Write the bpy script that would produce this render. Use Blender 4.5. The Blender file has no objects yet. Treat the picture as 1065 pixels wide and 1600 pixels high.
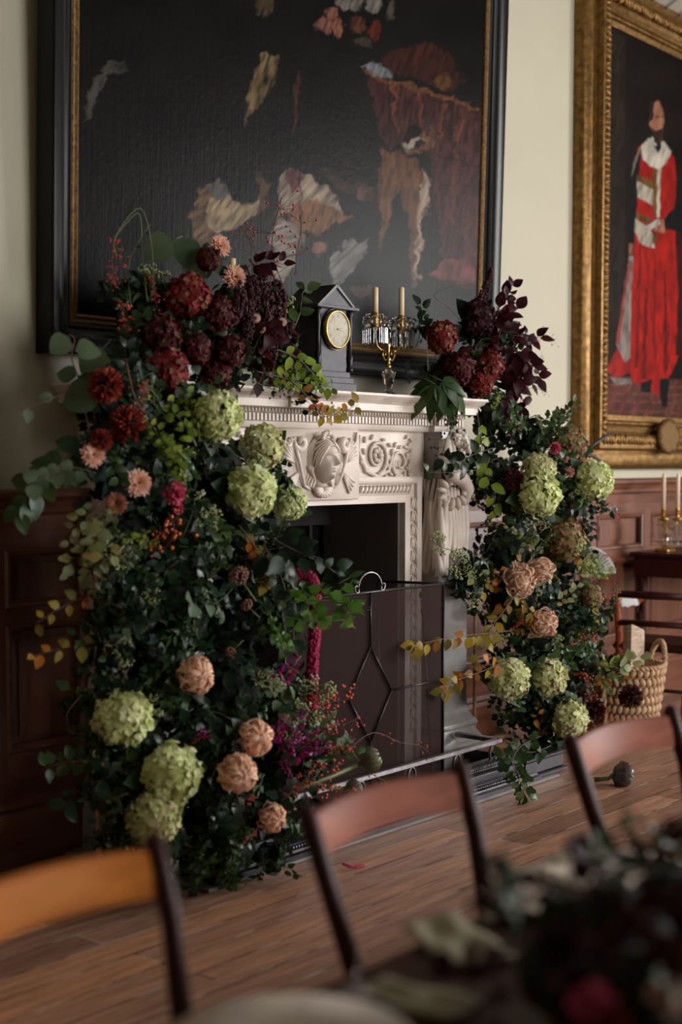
import bpy, math, random
import numpy as np
from mathutils import Vector, Matrix
random.seed(7)
rng = np.random.default_rng(7)
C = bpy.context.scene.collection
PI = math.pi
R = math.radians
# ------------------------------------------------------------------ the room's frame of reference
# long wall = plane Y 0, room on its -Y side, floor Z 0. The viewer stands at (0,-4.27,1.5) with a 50 mm lens.
FPX = 2222.0
EYE = Vector((0, -4.27, 1.5))
YAW = math.atan2(2350 - 532.5, FPX)
PITCH = R(3.5)
PCY = 722 + FPX * math.tan(PITCH)
fh = Vector((math.cos(YAW), math.sin(YAW), 0)); RT = Vector((math.sin(YAW), -math.cos(YAW), 0)); ZZ = Vector((0, 0, 1))
FW = fh * math.cos(PITCH) - ZZ * math.sin(PITCH); UP = ZZ * math.cos(PITCH) + fh * math.sin(PITCH)

def ray(x, y): return FW + RT * ((x - 532.5) / FPX) + UP * ((PCY - y) / FPX)
def at(x, y, Y):
    d = ray(x, y); return EYE + d * ((Y - EYE.y) / d.y)
def atz(x, y, Z):
    d = ray(x, y); return EYE + d * ((Z - EYE.z) / d.z)
def dep(p): return (Vector(p) - EYE).dot(FW)

# ------------------------------------------------------------------ materials
def nt(name):
    m = bpy.data.materials.new(name); m.use_nodes = True
    t = m.node_tree; b = t.nodes['Principled BSDF']
    return m, t, b, t.nodes.new, t.links.new

def mat(name, col, rough=.5, metal=0, var=.0, vscale=8, bump=0, bscale=30, spec=.5, col2=None, coat=0, trans=0, ior=1.45, stretch=None, island=None, backlit=0, sheen=0):
    m, t, b, N, L = nt(name)
    b.inputs['Roughness'].default_value = rough
    b.inputs['Metallic'].default_value = metal
    b.inputs['Specular IOR Level'].default_value = .15 if (backlit and spec == .5) else spec
    b.inputs['IOR'].default_value = ior
    b.inputs['Coat Weight'].default_value = coat
    b.inputs['Coat Roughness'].default_value = .12
    b.inputs['Transmission Weight'].default_value = trans
    b.inputs['Sheen Weight'].default_value = sheen
    b.inputs['Base Color'].default_value = (*col, 1)
    tc = N('ShaderNodeTexCoord'); mp = N('ShaderNodeMapping'); L(tc.outputs['Object'], mp.inputs['Vector'])
    if stretch: mp.inputs['Scale'].default_value = stretch
    src = None
    if island is not None:                                  # a tint of its own for every leaf or petal
        g = N('ShaderNodeNewGeometry'); oi = N('ShaderNodeObjectInfo')
        ad = N('ShaderNodeMath'); ad.operation = 'ADD'; L(g.outputs['Random Per Island'], ad.inputs[0]); L(oi.outputs['Random'], ad.inputs[1])
        fr = N('ShaderNodeMath'); fr.operation = 'FRACT'; L(ad.outputs[0], fr.inputs[0])
        cr = N('ShaderNodeValToRGB'); L(fr.outputs[0], cr.inputs['Fac'])
        e = cr.color_ramp.elements
        cols = [col] + list(island)
        e[0].color = (*cols[0], 1); e[0].position = 0
        e[1].color = (*cols[-1], 1); e[1].position = 1
        for i, c in enumerate(cols[1:-1]):
            q = e.new((i + 1) / (len(cols) - 1)); q.color = (*c, 1)
        src = cr.outputs['Color']
    if var or col2:
        no = N('ShaderNodeTexNoise'); no.inputs['Scale'].default_value = vscale; no.inputs['Detail'].default_value = 5
        L(mp.outputs['Vector'], no.inputs['Vector'])
        rp = N('ShaderNodeValToRGB'); rp.color_ramp.elements[0].position = .35; rp.color_ramp.elements[1].position = .68
        L(no.outputs['Fac'], rp.inputs['Fac'])
        mx = N('ShaderNodeMix'); mx.data_type = 'RGBA'
        L(rp.outputs['Color'], mx.inputs['Factor'])
        if src is not None:
            hs = N('ShaderNodeHueSaturation'); hs.inputs['Value'].default_value = 1 - var; L(src, hs.inputs['Color'])
            L(src, mx.inputs['A']); L(hs.outputs['Color'], mx.inputs['B'])
        else:
            mx.inputs['A'].default_value = (*col, 1)
            mx.inputs['B'].default_value = (*(col2 or [c * (1 - var) for c in col]), 1)
        src = mx.outputs['Result']
    if src is not None: L(src, b.inputs['Base Color'])
    if bump:
        no = N('ShaderNodeTexNoise'); no.inputs['Scale'].default_value = bscale; no.inputs['Detail'].default_value = 4
        L(mp.outputs['Vector'], no.inputs['Vector'])
        bp = N('ShaderNodeBump'); bp.inputs['Strength'].default_value = bump; bp.inputs['Distance'].default_value = .01
        L(no.outputs['Fac'], bp.inputs['Height']); L(bp.outputs['Normal'], b.inputs['Normal'])
    if backlit:
        tr = N('ShaderNodeBsdfTranslucent'); ms = N('ShaderNodeMixShader'); ms.inputs['Fac'].default_value = backlit
        if src is not None: L(src, tr.inputs['Color'])
        else: tr.inputs['Color'].default_value = (*col, 1)
        out = t.nodes['Material Output']
        L(b.outputs[0], ms.inputs[1]); L(tr.outputs[0], ms.inputs[2]); L(ms.outputs[0], out.inputs['Surface'])
    return m

def wood(name, c1, c2, rough=.4, axis='X', scale=3, bump=.1, coat=0, spec=.5):
    m, t, b, N, L = nt(name)
    tc = N('ShaderNodeTexCoord'); mp = N('ShaderNodeMapping'); L(tc.outputs['Object'], mp.inputs['Vector'])
    s = {'X': (1, 9, 9), 'Y': (9, 1, 9), 'Z': (9, 9, 1)}[axis]; mp.inputs['Scale'].default_value = s
    no = N('ShaderNodeTexNoise'); no.inputs['Scale'].default_value = scale; no.inputs['Detail'].default_value = 8; no.inputs['Distortion'].default_value = .6
    L(mp.outputs['Vector'], no.inputs['Vector'])
    rp = N('ShaderNodeValToRGB'); rp.color_ramp.elements[0].position = .3; rp.color_ramp.elements[1].position = .7
    rp.color_ramp.elements[0].color = (*c1, 1); rp.color_ramp.elements[1].color = (*c2, 1)
    L(no.outputs['Fac'], rp.inputs['Fac']); L(rp.outputs['Color'], b.inputs['Base Color'])
    b.inputs['Roughness'].default_value = rough; b.inputs['Coat Weight'].default_value = coat; b.inputs['Coat Roughness'].default_value = .15
    b.inputs['Specular IOR Level'].default_value = spec
    bp = N('ShaderNodeBump'); bp.inputs['Strength'].default_value = bump; bp.inputs['Distance'].default_value = .004
    L(no.outputs['Fac'], bp.inputs['Height']); L(bp.outputs['Normal'], b.inputs['Normal'])
    return m

def floor_mat():
    m, t, b, N, L = nt('oak_floorboards')
    tc = N('ShaderNodeTexCoord'); mp = N('ShaderNodeMapping'); L(tc.outputs['Object'], mp.inputs['Vector'])
    br = N('ShaderNodeTexBrick'); br.offset = .37; br.offset_frequency = 2; br.squash = 1
    br.inputs['Scale'].default_value = 1; br.inputs['Brick Width'].default_value = 2.9; br.inputs['Row Height'].default_value = .135
    br.inputs['Mortar Size'].default_value = .0034; br.inputs['Mortar Smooth'].default_value = .3; br.inputs['Bias'].default_value = 0
    br.inputs['Color1'].default_value = (0, 0, 0, 1); br.inputs['Color2'].default_value = (1, 1, 1, 1); br.inputs['Mortar'].default_value = (.5, .5, .5, 1)
    L(mp.outputs['Vector'], br.inputs['Vector'])
    plank = N('ShaderNodeValToRGB'); L(br.outputs['Color'], plank.inputs['Fac'])
    e = plank.color_ramp.elements
    e[0].color = (.26, .130, .085, 1); e[1].color = (.66, .30, .135, 1)
    q = e.new(.45); q.color = (.36, .190, .130, 1); q = e.new(.8); q.color = (.44, .23, .145, 1)
    mp2 = N('ShaderNodeMapping'); mp2.inputs['Scale'].default_value = (1.3, 16, 1); L(tc.outputs['Object'], mp2.inputs['Vector'])
    no = N('ShaderNodeTexNoise'); no.inputs['Scale'].default_value = 2.4; no.inputs['Detail'].default_value = 9; no.inputs['Roughness'].default_value = .65
    L(mp2.outputs['Vector'], no.inputs['Vector'])
    r2 = N('ShaderNodeValToRGB'); r2.color_ramp.elements[0].position = .3; r2.color_ramp.elements[1].position = .75
    r2.color_ramp.elements[0].color = (.45, .45, .45, 1); r2.color_ramp.elements[1].color = (1.35, 1.3, 1.25, 1)
    L(no.outputs['Fac'], r2.inputs['Fac'])
    mu = N('ShaderNodeMix'); mu.data_type = 'RGBA'; mu.blend_type = 'MULTIPLY'; mu.inputs['Factor'].default_value = 1
    L(plank.outputs['Color'], mu.inputs['A']); L(r2.outputs['Color'], mu.inputs['B'])
    # dusty worn seams, broken up along their length
    n3 = N('ShaderNodeTexNoise'); n3.inputs['Scale'].default_value = 5; n3.inputs['Detail'].default_value = 3; L(tc.outputs['Object'], n3.inputs['Vector'])
    r3 = N('ShaderNodeValToRGB'); r3.color_ramp.elements[0].position = .48; r3.color_ramp.elements[1].position = .56
    r3.color_ramp.elements[0].color = (.02, .012, .01, 1); r3.color_ramp.elements[1].color = (.42, .38, .34, 1); L(n3.outputs['Fac'], r3.inputs['Fac'])
    mx = N('ShaderNodeMix'); mx.data_type = 'RGBA'; L(br.outputs['Fac'], mx.inputs['Factor']); L(mu.outputs['Result'], mx.inputs['A']); L(r3.outputs['Color'], mx.inputs['B'])
    L(mx.outputs['Result'], b.inputs['Base Color'])
    b.inputs['Roughness'].default_value = .42; b.inputs['Specular IOR Level'].default_value = .45
    bp = N('ShaderNodeBump'); bp.inputs['Strength'].default_value = .35; bp.inputs['Distance'].default_value = .004
    sb = N('ShaderNodeMath'); sb.operation = 'SUBTRACT'; L(no.outputs['Fac'], sb.inputs[0]); L(br.outputs['Fac'], sb.inputs[1])
    L(sb.outputs[0], bp.inputs['Height']); L(bp.outputs['Normal'], b.inputs['Normal'])
    return m

def mesh_mat():                                             # fine woven wire of the fire screen
    m, t, b, N, L = nt('fine_wire_gauze')
    b.inputs['Base Color'].default_value = (.045, .028, .027, 1); b.inputs['Specular IOR Level'].default_value = 0; b.inputs['Roughness'].default_value = .5; b.inputs['Metallic'].default_value = .0
    tp = N('ShaderNodeBsdfTransparent'); ms = N('ShaderNodeMixShader'); ms.inputs['Fac'].default_value = .58
    L(tp.outputs[0], ms.inputs[1]); L(b.outputs[0], ms.inputs[2]); L(ms.outputs[0], t.nodes['Material Output'].inputs['Surface'])
    return m

def painted_mat(name, rough=.3, bump=.5, sx=(60, 60, 4), spec=.15):
    m, t, b, N, L = nt(name)
    at_ = N('ShaderNodeVertexColor'); at_.layer_name = 'paint'; L(at_.outputs['Color'], b.inputs['Base Color'])
    b.inputs['Roughness'].default_value = rough; b.inputs['Specular IOR Level'].default_value = spec
    tc = N('ShaderNodeTexCoord'); mp = N('ShaderNodeMapping'); mp.inputs['Scale'].default_value = sx; L(tc.outputs['Object'], mp.inputs['Vector'])
    no = N('ShaderNodeTexNoise'); no.inputs['Scale'].default_value = 1; no.inputs['Detail'].default_value = 4; L(mp.outputs['Vector'], no.inputs['Vector'])
    n2 = N('ShaderNodeTexNoise'); n2.inputs['Scale'].default_value = 45; n2.inputs['Detail'].default_value = 3; L(tc.outputs['Object'], n2.inputs['Vector'])
    ad = N('ShaderNodeMath'); ad.operation = 'ADD'; L(no.outputs['Fac'], ad.inputs[0]); L(n2.outputs['Fac'], ad.inputs[1])
    bp = N('ShaderNodeBump'); bp.inputs['Strength'].default_value = bump; bp.inputs['Distance'].default_value = .004
    L(ad.outputs[0], bp.inputs['Height']); L(bp.outputs['Normal'], b.inputs['Normal'])
    return m

M = {}
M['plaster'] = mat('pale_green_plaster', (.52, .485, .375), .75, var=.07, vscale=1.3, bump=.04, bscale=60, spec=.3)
M['panel'] = wood('oak_wainscot', (.10, .033, .018), (.21, .078, .042), .36, 'Z', 2.2, .12, .25)
M['panelx'] = wood('oak_wainscot_rail', (.10, .033, .018), (.21, .078, .042), .36, 'X', 2.2, .12, .25)
M['floor'] = floor_mat()
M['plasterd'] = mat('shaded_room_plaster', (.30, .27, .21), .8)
M['boards'] = mat('whitewashed_ceiling_boards', (.42, .40, .34), .7, var=.1, vscale=3)
M['boards_gap'] = mat('dark_board_gap', (.01, .01, .01), .9)
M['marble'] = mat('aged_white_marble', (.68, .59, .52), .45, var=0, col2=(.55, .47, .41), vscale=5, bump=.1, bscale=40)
M['marble_shaded'] = mat('smooth_shaded_marble', (.27, .25, .235), .25, col2=(.18, .165, .155), vscale=6, bump=.05, bscale=30)  # darkened to stand in for the arrangement's shadow on the pilasters
M['soot'] = mat('soot_blackened_brick', (.018, .016, .016), .8, var=.4, vscale=12, bump=.3, bscale=25)
M['slip'] = mat('grey_stone_slip', (.13, .115, .105), .55, var=.25, vscale=6, bump=.1)
M['hearth'] = mat('grey_hearthstone', (.19, .18, .17), .45, var=.25, vscale=7, bump=.1)
M['steel'] = mat('polished_fender_steel', (.30, .27, .29), .28, .9, var=.3, vscale=20)
M['darksteel'] = mat('dark_cast_iron', (.055, .05, .056), .28, .85, var=.3, vscale=20)
M['iron'] = mat('black_wrought_iron', (.012, .012, .013), .35, .4)
M['gauze'] = mesh_mat()
M['ebony'] = mat('black_polished_frame', (.008, .0075, .008), .32, var=.3, bump=.03, bscale=60, spec=.2)
M['gilt'] = mat('aged_gold_leaf', (.26, .14, .035), .42, .65, col2=(.11, .055, .014), vscale=30, bump=.3, bscale=90)
M['giltd'] = mat('dull_gilding', (.20, .11, .03), .5, .6, col2=(.09, .045, .02), vscale=60, bump=.5, bscale=160)
M['giltb'] = mat('bright_brass', (.62, .40, .12), .25, .95, var=.3, vscale=30)
M['slate'] = mat('grey_polished_slate', (.10, .095, .11), .5, var=.25, vscale=20, spec=.25)
M['slated'] = mat('black_slate', (.012, .011, .013), .35, spec=.3)
M['dial'] = mat('cream_clock_enamel', (.40, .35, .24), .5, col2=(.30, .25, .16), vscale=25)
M['ink'] = mat('dark_clock_ink', (.03, .03, .05), .4)
M['glass'] = mat('cut_crystal', (1, 1, 1), .02, trans=1, ior=1.5)
M['wax'] = mat('cream_candle_wax', (.78, .62, .38), .5)
M['waxw'] = mat('ivory_candle_wax', (.85, .68, .50), .45)
M['chairw'] = wood('polished_mahogany_rail', (.16, .036, .016), (.32, .08, .032), .42, 'X', 3, .05, .01, .05)
M['chairlit'] = wood('lit_mahogany_rail', (.38, .105, .014), (.62, .21, .025), .42, 'X', 3, .05, .01, .05)  # same mahogany recoloured amber, standing in for light on the rail
M['chaird'] = wood('dark_mahogany', (.028, .009, .007), (.05, .013, .010), .4, 'Z', 3, .05, .0, .12)
M['cane'] = mat('woven_cane_seat', (.38, .27, .14), .6, var=.3, vscale=60, bump=.5, bscale=150)
M['tablew'] = wood('dark_table_top', (.03, .010, .008), (.05, .015, .010), .35, 'X', 2, .03, .0, .12)
M['china'] = mat('cream_china', (.62, .53, .47), .2, coat=.3)
M['linen'] = mat('olive_linen', (.30, .26, .17), .85, var=.25, vscale=40, bump=.2, bscale=200)
M['white'] = mat('white_cloth', (.8, .78, .76), .7, bump=.1)
M['clothd'] = mat('grey_white_linen', (.42, .41, .40), .8, bump=.1)
M['log'] = mat('split_log_face', (.50, .36, .26), .8, var=.4, vscale=14, bump=.5, bscale=40, stretch=(1, 1, 6))
M['bark'] = mat('dark_bark', (.07, .045, .03), .9, var=.4, vscale=20, bump=.6)
M['rush'] = mat('plaited_rush', (.50, .32, .18), .75, col2=(.34, .19, .095), vscale=30, bump=.4, bscale=120)
# plants
DK = dict(rough=.33, spec=.22, backlit=.04, var=.25, vscale=60)
M['ivy'] = mat('dark_ivy_leaf', (.004, .010, .006), island=[(.009, .021, .010), (.016, .037, .015), (.007, .017, .011)], **DK)
M['ivyl'] = mat('mid_green_leaf', (.016, .040, .010), island=[(.038, .080, .018), (.025, .060, .020), (.06, .10, .022)], rough=.38, spec=.3, backlit=.15, var=.25, vscale=50)
M['fresh'] = mat('fresh_green_leaf', (.06, .15, .02), island=[(.10, .22, .03), (.045, .11, .018), (.15, .24, .04)], rough=.4, backlit=.25)
M['lime'] = mat('bright_green_leaf', (.13, .20, .025), island=[(.22, .30, .035), (.09, .16, .025), (.32, .34, .05)], rough=.4, backlit=.25)
M['pale'] = mat('pale_sage_leaf', (.22, .26, .13), island=[(.32, .34, .18), (.16, .20, .08), (.36, .30, .10)], rough=.45, backlit=.2)
M['euc'] = mat('grey_green_leaf', (.085, .125, .07), island=[(.13, .17, .095), (.06, .10, .055)], rough=.45, backlit=.15)
M['grey'] = mat('blue_grey_leaf', (.03, .05, .045), island=[(.05, .075, .07), (.02, .04, .035)], rough=.4, backlit=.08)
M['autumn'] = mat('turning_leaf', (.16, .15, .03), island=[(.38, .25, .03), (.09, .11, .03), (.45, .13, .02), (.22, .20, .05)], rough=.45, backlit=.25)
M['burg'] = mat('burgundy_leaf', (.016, .002, .004), island=[(.038, .004, .008), (.022, .003, .007), (.05, .007, .012)], rough=.38, backlit=.08, spec=.12)
M['plum'] = mat('burgundy_plume', (.030, .003, .008), island=[(.055, .005, .014), (.02, .003, .006)], rough=.85)
M['amar'] = mat('magenta_amaranth', (.26, .006, .045), island=[(.36, .012, .07), (.17, .004, .03)], rough=.85)
M['stem'] = mat('green_stem', (.09, .11, .03), .55)
M['twig'] = mat('brown_twig', (.055, .03, .022), .6)
M['rtwig'] = mat('reddish_twig', (.10, .035, .028), .55)
M['hyg'] = mat('lime_hydrangea', (.60, .66, .27), island=[(.72, .75, .40), (.52, .60, .20), (.78, .78, .50)], rough=.55, backlit=.25)
M['hygp'] = mat('faded_hydrangea', (.54, .57, .25), island=[(.64, .63, .34), (.46, .51, .18), (.70, .56, .38)], rough=.55, backlit=.25)
M['hygr'] = mat('green_pink_hydrangea', (.20, .24, .07), island=[(.30, .10, .09), (.28, .32, .10), (.34, .16, .12), (.16, .20, .05)], rough=.55, backlit=.2)
M['hyr'] = mat('crimson_hydrangea', (.14, .010, .014), island=[(.24, .022, .022), (.09, .008, .012), (.30, .16, .08)], rough=.6, backlit=.15)
M['hyd'] = mat('dark_red_hydrangea', (.050, .005, .008), island=[(.09, .010, .013), (.03, .004, .007), (.12, .045, .025)], rough=.6, backlit=.1)
M['hyb'] = mat('black_burgundy_hydrangea', (.020, .003, .006), island=[(.04, .006, .011), (.013, .002, .005)], rough=.6, spec=.2, backlit=.08)
M['chr'] = mat('russet_petal', (.20, .025, .015), island=[(.30, .045, .022), (.13, .014, .010)], rough=.55, backlit=.1)
M['pch'] = mat('peach_petal', (.88, .50, .36), island=[(.92, .62, .48), (.82, .40, .27)], rough=.5, backlit=.2)
M['pchd'] = mat('dusky_peach_petal', (.42, .16, .10), island=[(.50, .21, .13), (.34, .11, .07)], rough=.55, backlit=.15)
M['inc'] = mat('apricot_petal', (.90, .58, .42), island=[(.93, .68, .50), (.84, .46, .31)], rough=.5, backlit=.2)
M['spi'] = mat('tan_petal', (.66, .42, .29), island=[(.74, .52, .36), (.54, .29, .20)], rough=.55, backlit=.2)
M['cen'] = mat('brown_flower_centre', (.14, .035, .015), .7)
M['pink'] = mat('pink_petal', (.58, .09, .17), island=[(.68, .15, .24), (.48, .06, .12)], rough=.55, backlit=.2)
M['pinkp'] = mat('blush_petal', (.75, .42, .36), island=[(.80, .52, .42), (.68, .33, .28)], rough=.5, backlit=.2)
M['mag'] = mat('purple_magenta_petal', (.28, .015, .18), island=[(.38, .03, .26), (.34, .01, .04), (.18, .012, .13)], rough=.55, backlit=.15)
M['berr'] = mat('red_berry', (.50, .045, .02), island=[(.62, .09, .03), (.34, .02, .012)], rough=.25)
M['bero'] = mat('orange_berry', (.50, .09, .02), island=[(.60, .15, .03), (.38, .05, .015)], rough=.25)
M['berk'] = mat('black_berry', (.012, .009, .014), .25)
M['umb'] = mat('green_umbel_bud', (.30, .34, .15), island=[(.42, .45, .22), (.20, .25, .10)], rough=.6)
M['sed'] = mat('brown_pink_floret', (.20, .085, .06), island=[(.26, .13, .09), (.15, .06, .045)], rough=.8)
M['art'] = mat('artichoke_bract', (.19, .23, .12), island=[(.24, .28, .15), (.16, .18, .10), (.24, .16, .14)], rough=.45)
M['artd'] = mat('dark_artichoke_bract', (.09, .075, .07), island=[(.14, .11, .10), (.06, .05, .055)], rough=.3)
M['moss_shade'] = mat('dark_moss', (.006, .008, .005), .95, bump=.6, bscale=60)  # near-black colour doubles as shade between leaves and petals
M['pine'] = mat('dark_pine_needle', (.014, .035, .028), island=[(.03, .06, .05)], rough=.45)
M['feather'] = mat('black_plume', (.015, .010, .014), .6)

# ------------------------------------------------------------------ mesh building
class MB:
    def __init__(s): s.v = []; s.f = []; s.m = []
    def add(s, vs, fs, mi=0):
        b = len(s.v); s.v.extend([tuple(v) for v in vs]); s.f.extend([tuple(i + b for i in f) for f in fs]); s.m.extend([mi] * len(fs)); return s
    def box(s, x0, x1, y0, y1, z0, z1, mi=0, M4=None):
        vs = [Vector((x, y, z)) for x in (x0, x1) for y in (y0, y1) for z in (z0, z1)]
        if M4: vs = [M4 @ v for v in vs]
        return s.add(vs, [(0, 1, 3, 2), (4, 6, 7, 5), (0, 4, 5, 1), (2, 3, 7, 6), (0, 2, 6, 4), (1, 5, 7, 3)], mi)
    def bbox(s, x0, x1, y0, y1, z0, z1, b=.004, mi=0):      # chamfered box
        cx, cy, cz = (x0 + x1) / 2, (y0 + y1) / 2, (z0 + z1) / 2; hx, hy, hz = abs(x1 - x0) / 2, abs(y1 - y0) / 2, abs(z1 - z0) / 2
        b = min(b, hx * .9, hy * .9, hz * .9); vs = []; ix = {}
        for a in range(3):
            for sx in (-1, 1):
                for sy in (-1, 1):
                    for sz in (-1, 1):
                        h = [hx - b, hy - b, hz - b]; h[a] = (hx, hy, hz)[a]
                        ix[(a, sx, sy, sz)] = len(vs); vs.append((cx + sx * h[0], cy + sy * h[1], cz + sz * h[2]))
        F = []; S = (-1, 1)
        def q(a, s0):
            o = [(-1, -1), (1, -1), (1, 1), (-1, 1)]
            r = []
            for u, w in o:
                k = [0, 0, 0]; k[a] = s0; k[(a + 1) % 3] = u; k[(a + 2) % 3] = w; r.append(ix[(a, *k)])
            F.append(tuple(r if s0 > 0 else r[::-1]))
        for a in range(3):
            for s0 in S: q(a, s0)
        for a in range(3):
            a1, a2 = (a + 1) % 3, (a + 2) % 3
            for u in S:
                for w in S:
                    def K(ax, t):
                        k = [0, 0, 0]; k[a] = t; k[a1] = u; k[a2] = w; return ix[(ax, *k)]
                    f = (K(a1, -1), K(a1, 1), K(a2, 1), K(a2, -1)); F.append(f if u * w > 0 else f[::-1])
        for sx in S:
            for sy in S:
                for sz in S:
                    f = tuple(ix[(a, sx, sy, sz)] for a in range(3)); F.append(f if sx * sy * sz > 0 else f[::-1])
        return s.add(vs, F, mi)
    def tube(s, pts, rad, n=8, mi=0, cap=True, squash=1):
        pts = [Vector(p) for p in pts]; k = len(pts)
        if not hasattr(rad, '__len__'): rad = [rad] * k
        vs = []; up = None
        for i, p in enumerate(pts):
            t = (pts[min(i + 1, k - 1)] - pts[max(i - 1, 0)])
            t = t.normalized() if t.length > 1e-9 else Vector((0, 0, 1))
            if up is None:
                up = Vector((0, 0, 1)) if abs(t.z) < .9 else Vector((1, 0, 0))
            u = (up - t * up.dot(t)); u = u.normalized() if u.length > 1e-6 else t.orthogonal().normalized(); up = u
            w = t.cross(u)
            for j in range(n):
                a = 2 * PI * j / n; vs.append(p + u * (math.cos(a) * rad[i]) + w * (math.sin(a) * rad[i] * squash))
        fs = [(i * n + j, i * n + (j + 1) % n, (i + 1) * n + (j + 1) % n, (i + 1) * n + j) for i in range(k - 1) for j in range(n)]
        if cap: fs += [tuple(range(n))[::-1], tuple((k - 1) * n + j for j in range(n))]
        return s.add(vs, fs, mi)
    def lathe(s, prof, n=24, c=(0, 0, 0), mi=0, M4=None):
        vs = []
        for r, z in prof:
            for j in range(n):
                a = 2 * PI * j / n; v = Vector((r * math.cos(a), r * math.sin(a), z)); v = M4 @ v if M4 else v + Vector(c); vs.append(v)
        k = len(prof)
        fs = [(i * n + j, i * n + (j + 1) % n, (i + 1) * n + (j + 1) % n, (i + 1) * n + j) for i in range(k - 1) for j in range(n)]
        fs += [tuple(range(n))[::-1], tuple((k - 1) * n + j for j in range(n))]
        return s.add(vs, fs, mi)
    def ball(s, c, r, n=8, m=6, mi=0, sc=(1, 1, 1), M3=None):
        c = Vector(c); vs = []
        for i in range(m + 1):
            th = PI * i / m
            for j in range(n):
                a = 2 * PI * j / n; v = Vector((math.sin(th) * math.cos(a) * r * sc[0], math.sin(th) * math.sin(a) * r * sc[1], math.cos(th) * r * sc[2]))
                if M3: v = M3 @ v
                vs.append(c + v)
        fs = [(i * n + j, (i + 1) * n + j, (i + 1) * n + (j + 1) % n, i * n + (j + 1) % n) for i in range(m) for j in range(n)]
        return s.add(vs, fs, mi)
    def prism(s, poly, y0, y1, mi=0):                       # polygon in XZ extruded along Y
        n = len(poly); vs = [(x, y0, z) for x, z in poly] + [(x, y1, z) for x, z in poly]
        fs = [tuple(range(n)), tuple(range(n, 2 * n))[::-1]] + [(i, i + n, (i + 1) % n + n, (i + 1) % n) for i in range(n)]
        return s.add(vs, fs, mi)
    def run(s, x0, x1, prof, mi=0):                         # moulding along X; prof = [(y, z)...] closed
        n = len(prof); vs = [(x0, y, z) for y, z in prof] + [(x1, y, z) for y, z in prof]
        fs = [tuple(range(n)), tuple(range(n, 2 * n))[::-1]] + [(i, i + n, (i + 1) % n + n, (i + 1) % n) for i in range(n)]
        return s.add(vs, fs, mi)
    def ring(s, x0, x1, z0, z1, prof, mi=0, open_bottom=False):  # mitred frame; prof = [(outward, y)]
        vs = []; n = len(prof)
        for w, y in prof:
            zb = z0 if open_bottom else z0 - w
            vs += [(x0 - w, y, zb), (x0 - w, y, z1 + w), (x1 + w, y, z1 + w), (x1 + w, y, zb)]
        fs = []
        for i in range(n - 1):
            for j in range(3 if open_bottom else 4):
                k = (j + 1) % 4; fs.append((i * 4 + j, i * 4 + k, (i + 1) * 4 + k, (i + 1) * 4 + j))
        return s.add(vs, fs, mi)
    def merge(s, o, M4, mi=None):
        return s.add([M4 @ Vector(v) for v in o.v], o.f, 0) if mi is None else s.add([M4 @ Vector(v) for v in o.v], o.f, mi)
    def mesh(s, name, smooth=True):
        me = bpy.data.meshes.new(name); me.from_pydata(s.v, [], s.f); me.update()
        me.polygons.foreach_set('material_index', s.m)
        me.polygons.foreach_set('use_smooth', [smooth] * len(s.f))
        return me
    def build(s, name, mats, parent=None, smooth=False, fixn=True):
        me = s.mesh(name, smooth)
        if fixn:
            import bmesh
            bm = bmesh.new(); bm.from_mesh(me); bmesh.ops.recalc_face_normals(bm, faces=bm.faces); bm.to_mesh(me); bm.free()
        if not isinstance(mats, (list, tuple)): mats = [mats]
        for m_ in mats: me.materials.append(m_)
        o = bpy.data.objects.new(name, me); C.objects.link(o)
        if parent: o.parent = parent
        return o

def autosmooth(o, ang=40):
    me = o.data
    me.polygons.foreach_set('use_smooth', [True] * len(me.polygons))
    me.set_sharp_from_angle(angle=R(ang))
    return o

def tag(o, label=None, cat=None, group=None, kind=None):
    if label: o['label'] = label
    if cat: o['category'] = cat
    if group: o['group'] = group
    if kind: o['kind'] = kind
    return o
def thing(name, label, cat, loc=(0, 0, 0), group=None, rot=None):
    o = bpy.data.objects.new(name, None); C.objects.link(o); o.location = loc; o.empty_display_size = .05
    if rot is not None: o.rotation_euler = rot
    return tag(o, label, cat, group)
def struct(o): o['kind'] = 'structure'; return o
def copy_tree(o, parent=None):
    c = o.copy(); C.objects.link(c); c.parent = parent
    for ch in list(o.children): copy_tree(ch, c)
    return c
def frame_of(axis, roll=0):                                 # matrix whose Z is axis
    a = Vector(axis).normalized(); q = a.to_track_quat('Z', 'Y').to_matrix().to_4x4()
    return q @ Matrix.Rotation(roll, 4, 'Z')
# ------------------------------------------------------------------ the room
X0, X1, YF = -2.6, 11.5, -7.6                                # left end, window end, front wall
EAVE, TILT = 4.30, math.tan(R(28))
FX0, FX1, FZ1 = 4.03, 5.303, 1.313                          # fireplace opening
b = MB()
b.box(X0 - .1, FX0, 0, .3, 0, EAVE + .1); b.box(FX1, X1 + .1, 0, .3, 0, EAVE + .1); b.box(FX0, FX1, 0, .3, FZ1, EAVE + .1)
struct(b.build('wall_back', M['plaster']))
b = MB(); b.box(X0 - .1, X1 + .1, YF - .1, .9, -.1, 0)
struct(b.build('floor', M['floor']))
RID = -3.8; RZ = EAVE - RID * TILT
b = MB()
b.add([(X0 - .1, .15, EAVE - .08), (X1 + .1, .15, EAVE - .08), (X1 + .1, RID, RZ), (X0 - .1, RID, RZ), (X0 - .1, .15, EAVE), (X1 + .1, .15, EAVE), (X1 + .1, RID, RZ + .1), (X0 - .1, RID, RZ + .1)],
      [(0, 1, 2, 3), (4, 7, 6, 5), (0, 4, 5, 1), (2, 6, 7, 3), (0, 3, 7, 4), (1, 5, 6, 2)])
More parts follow.
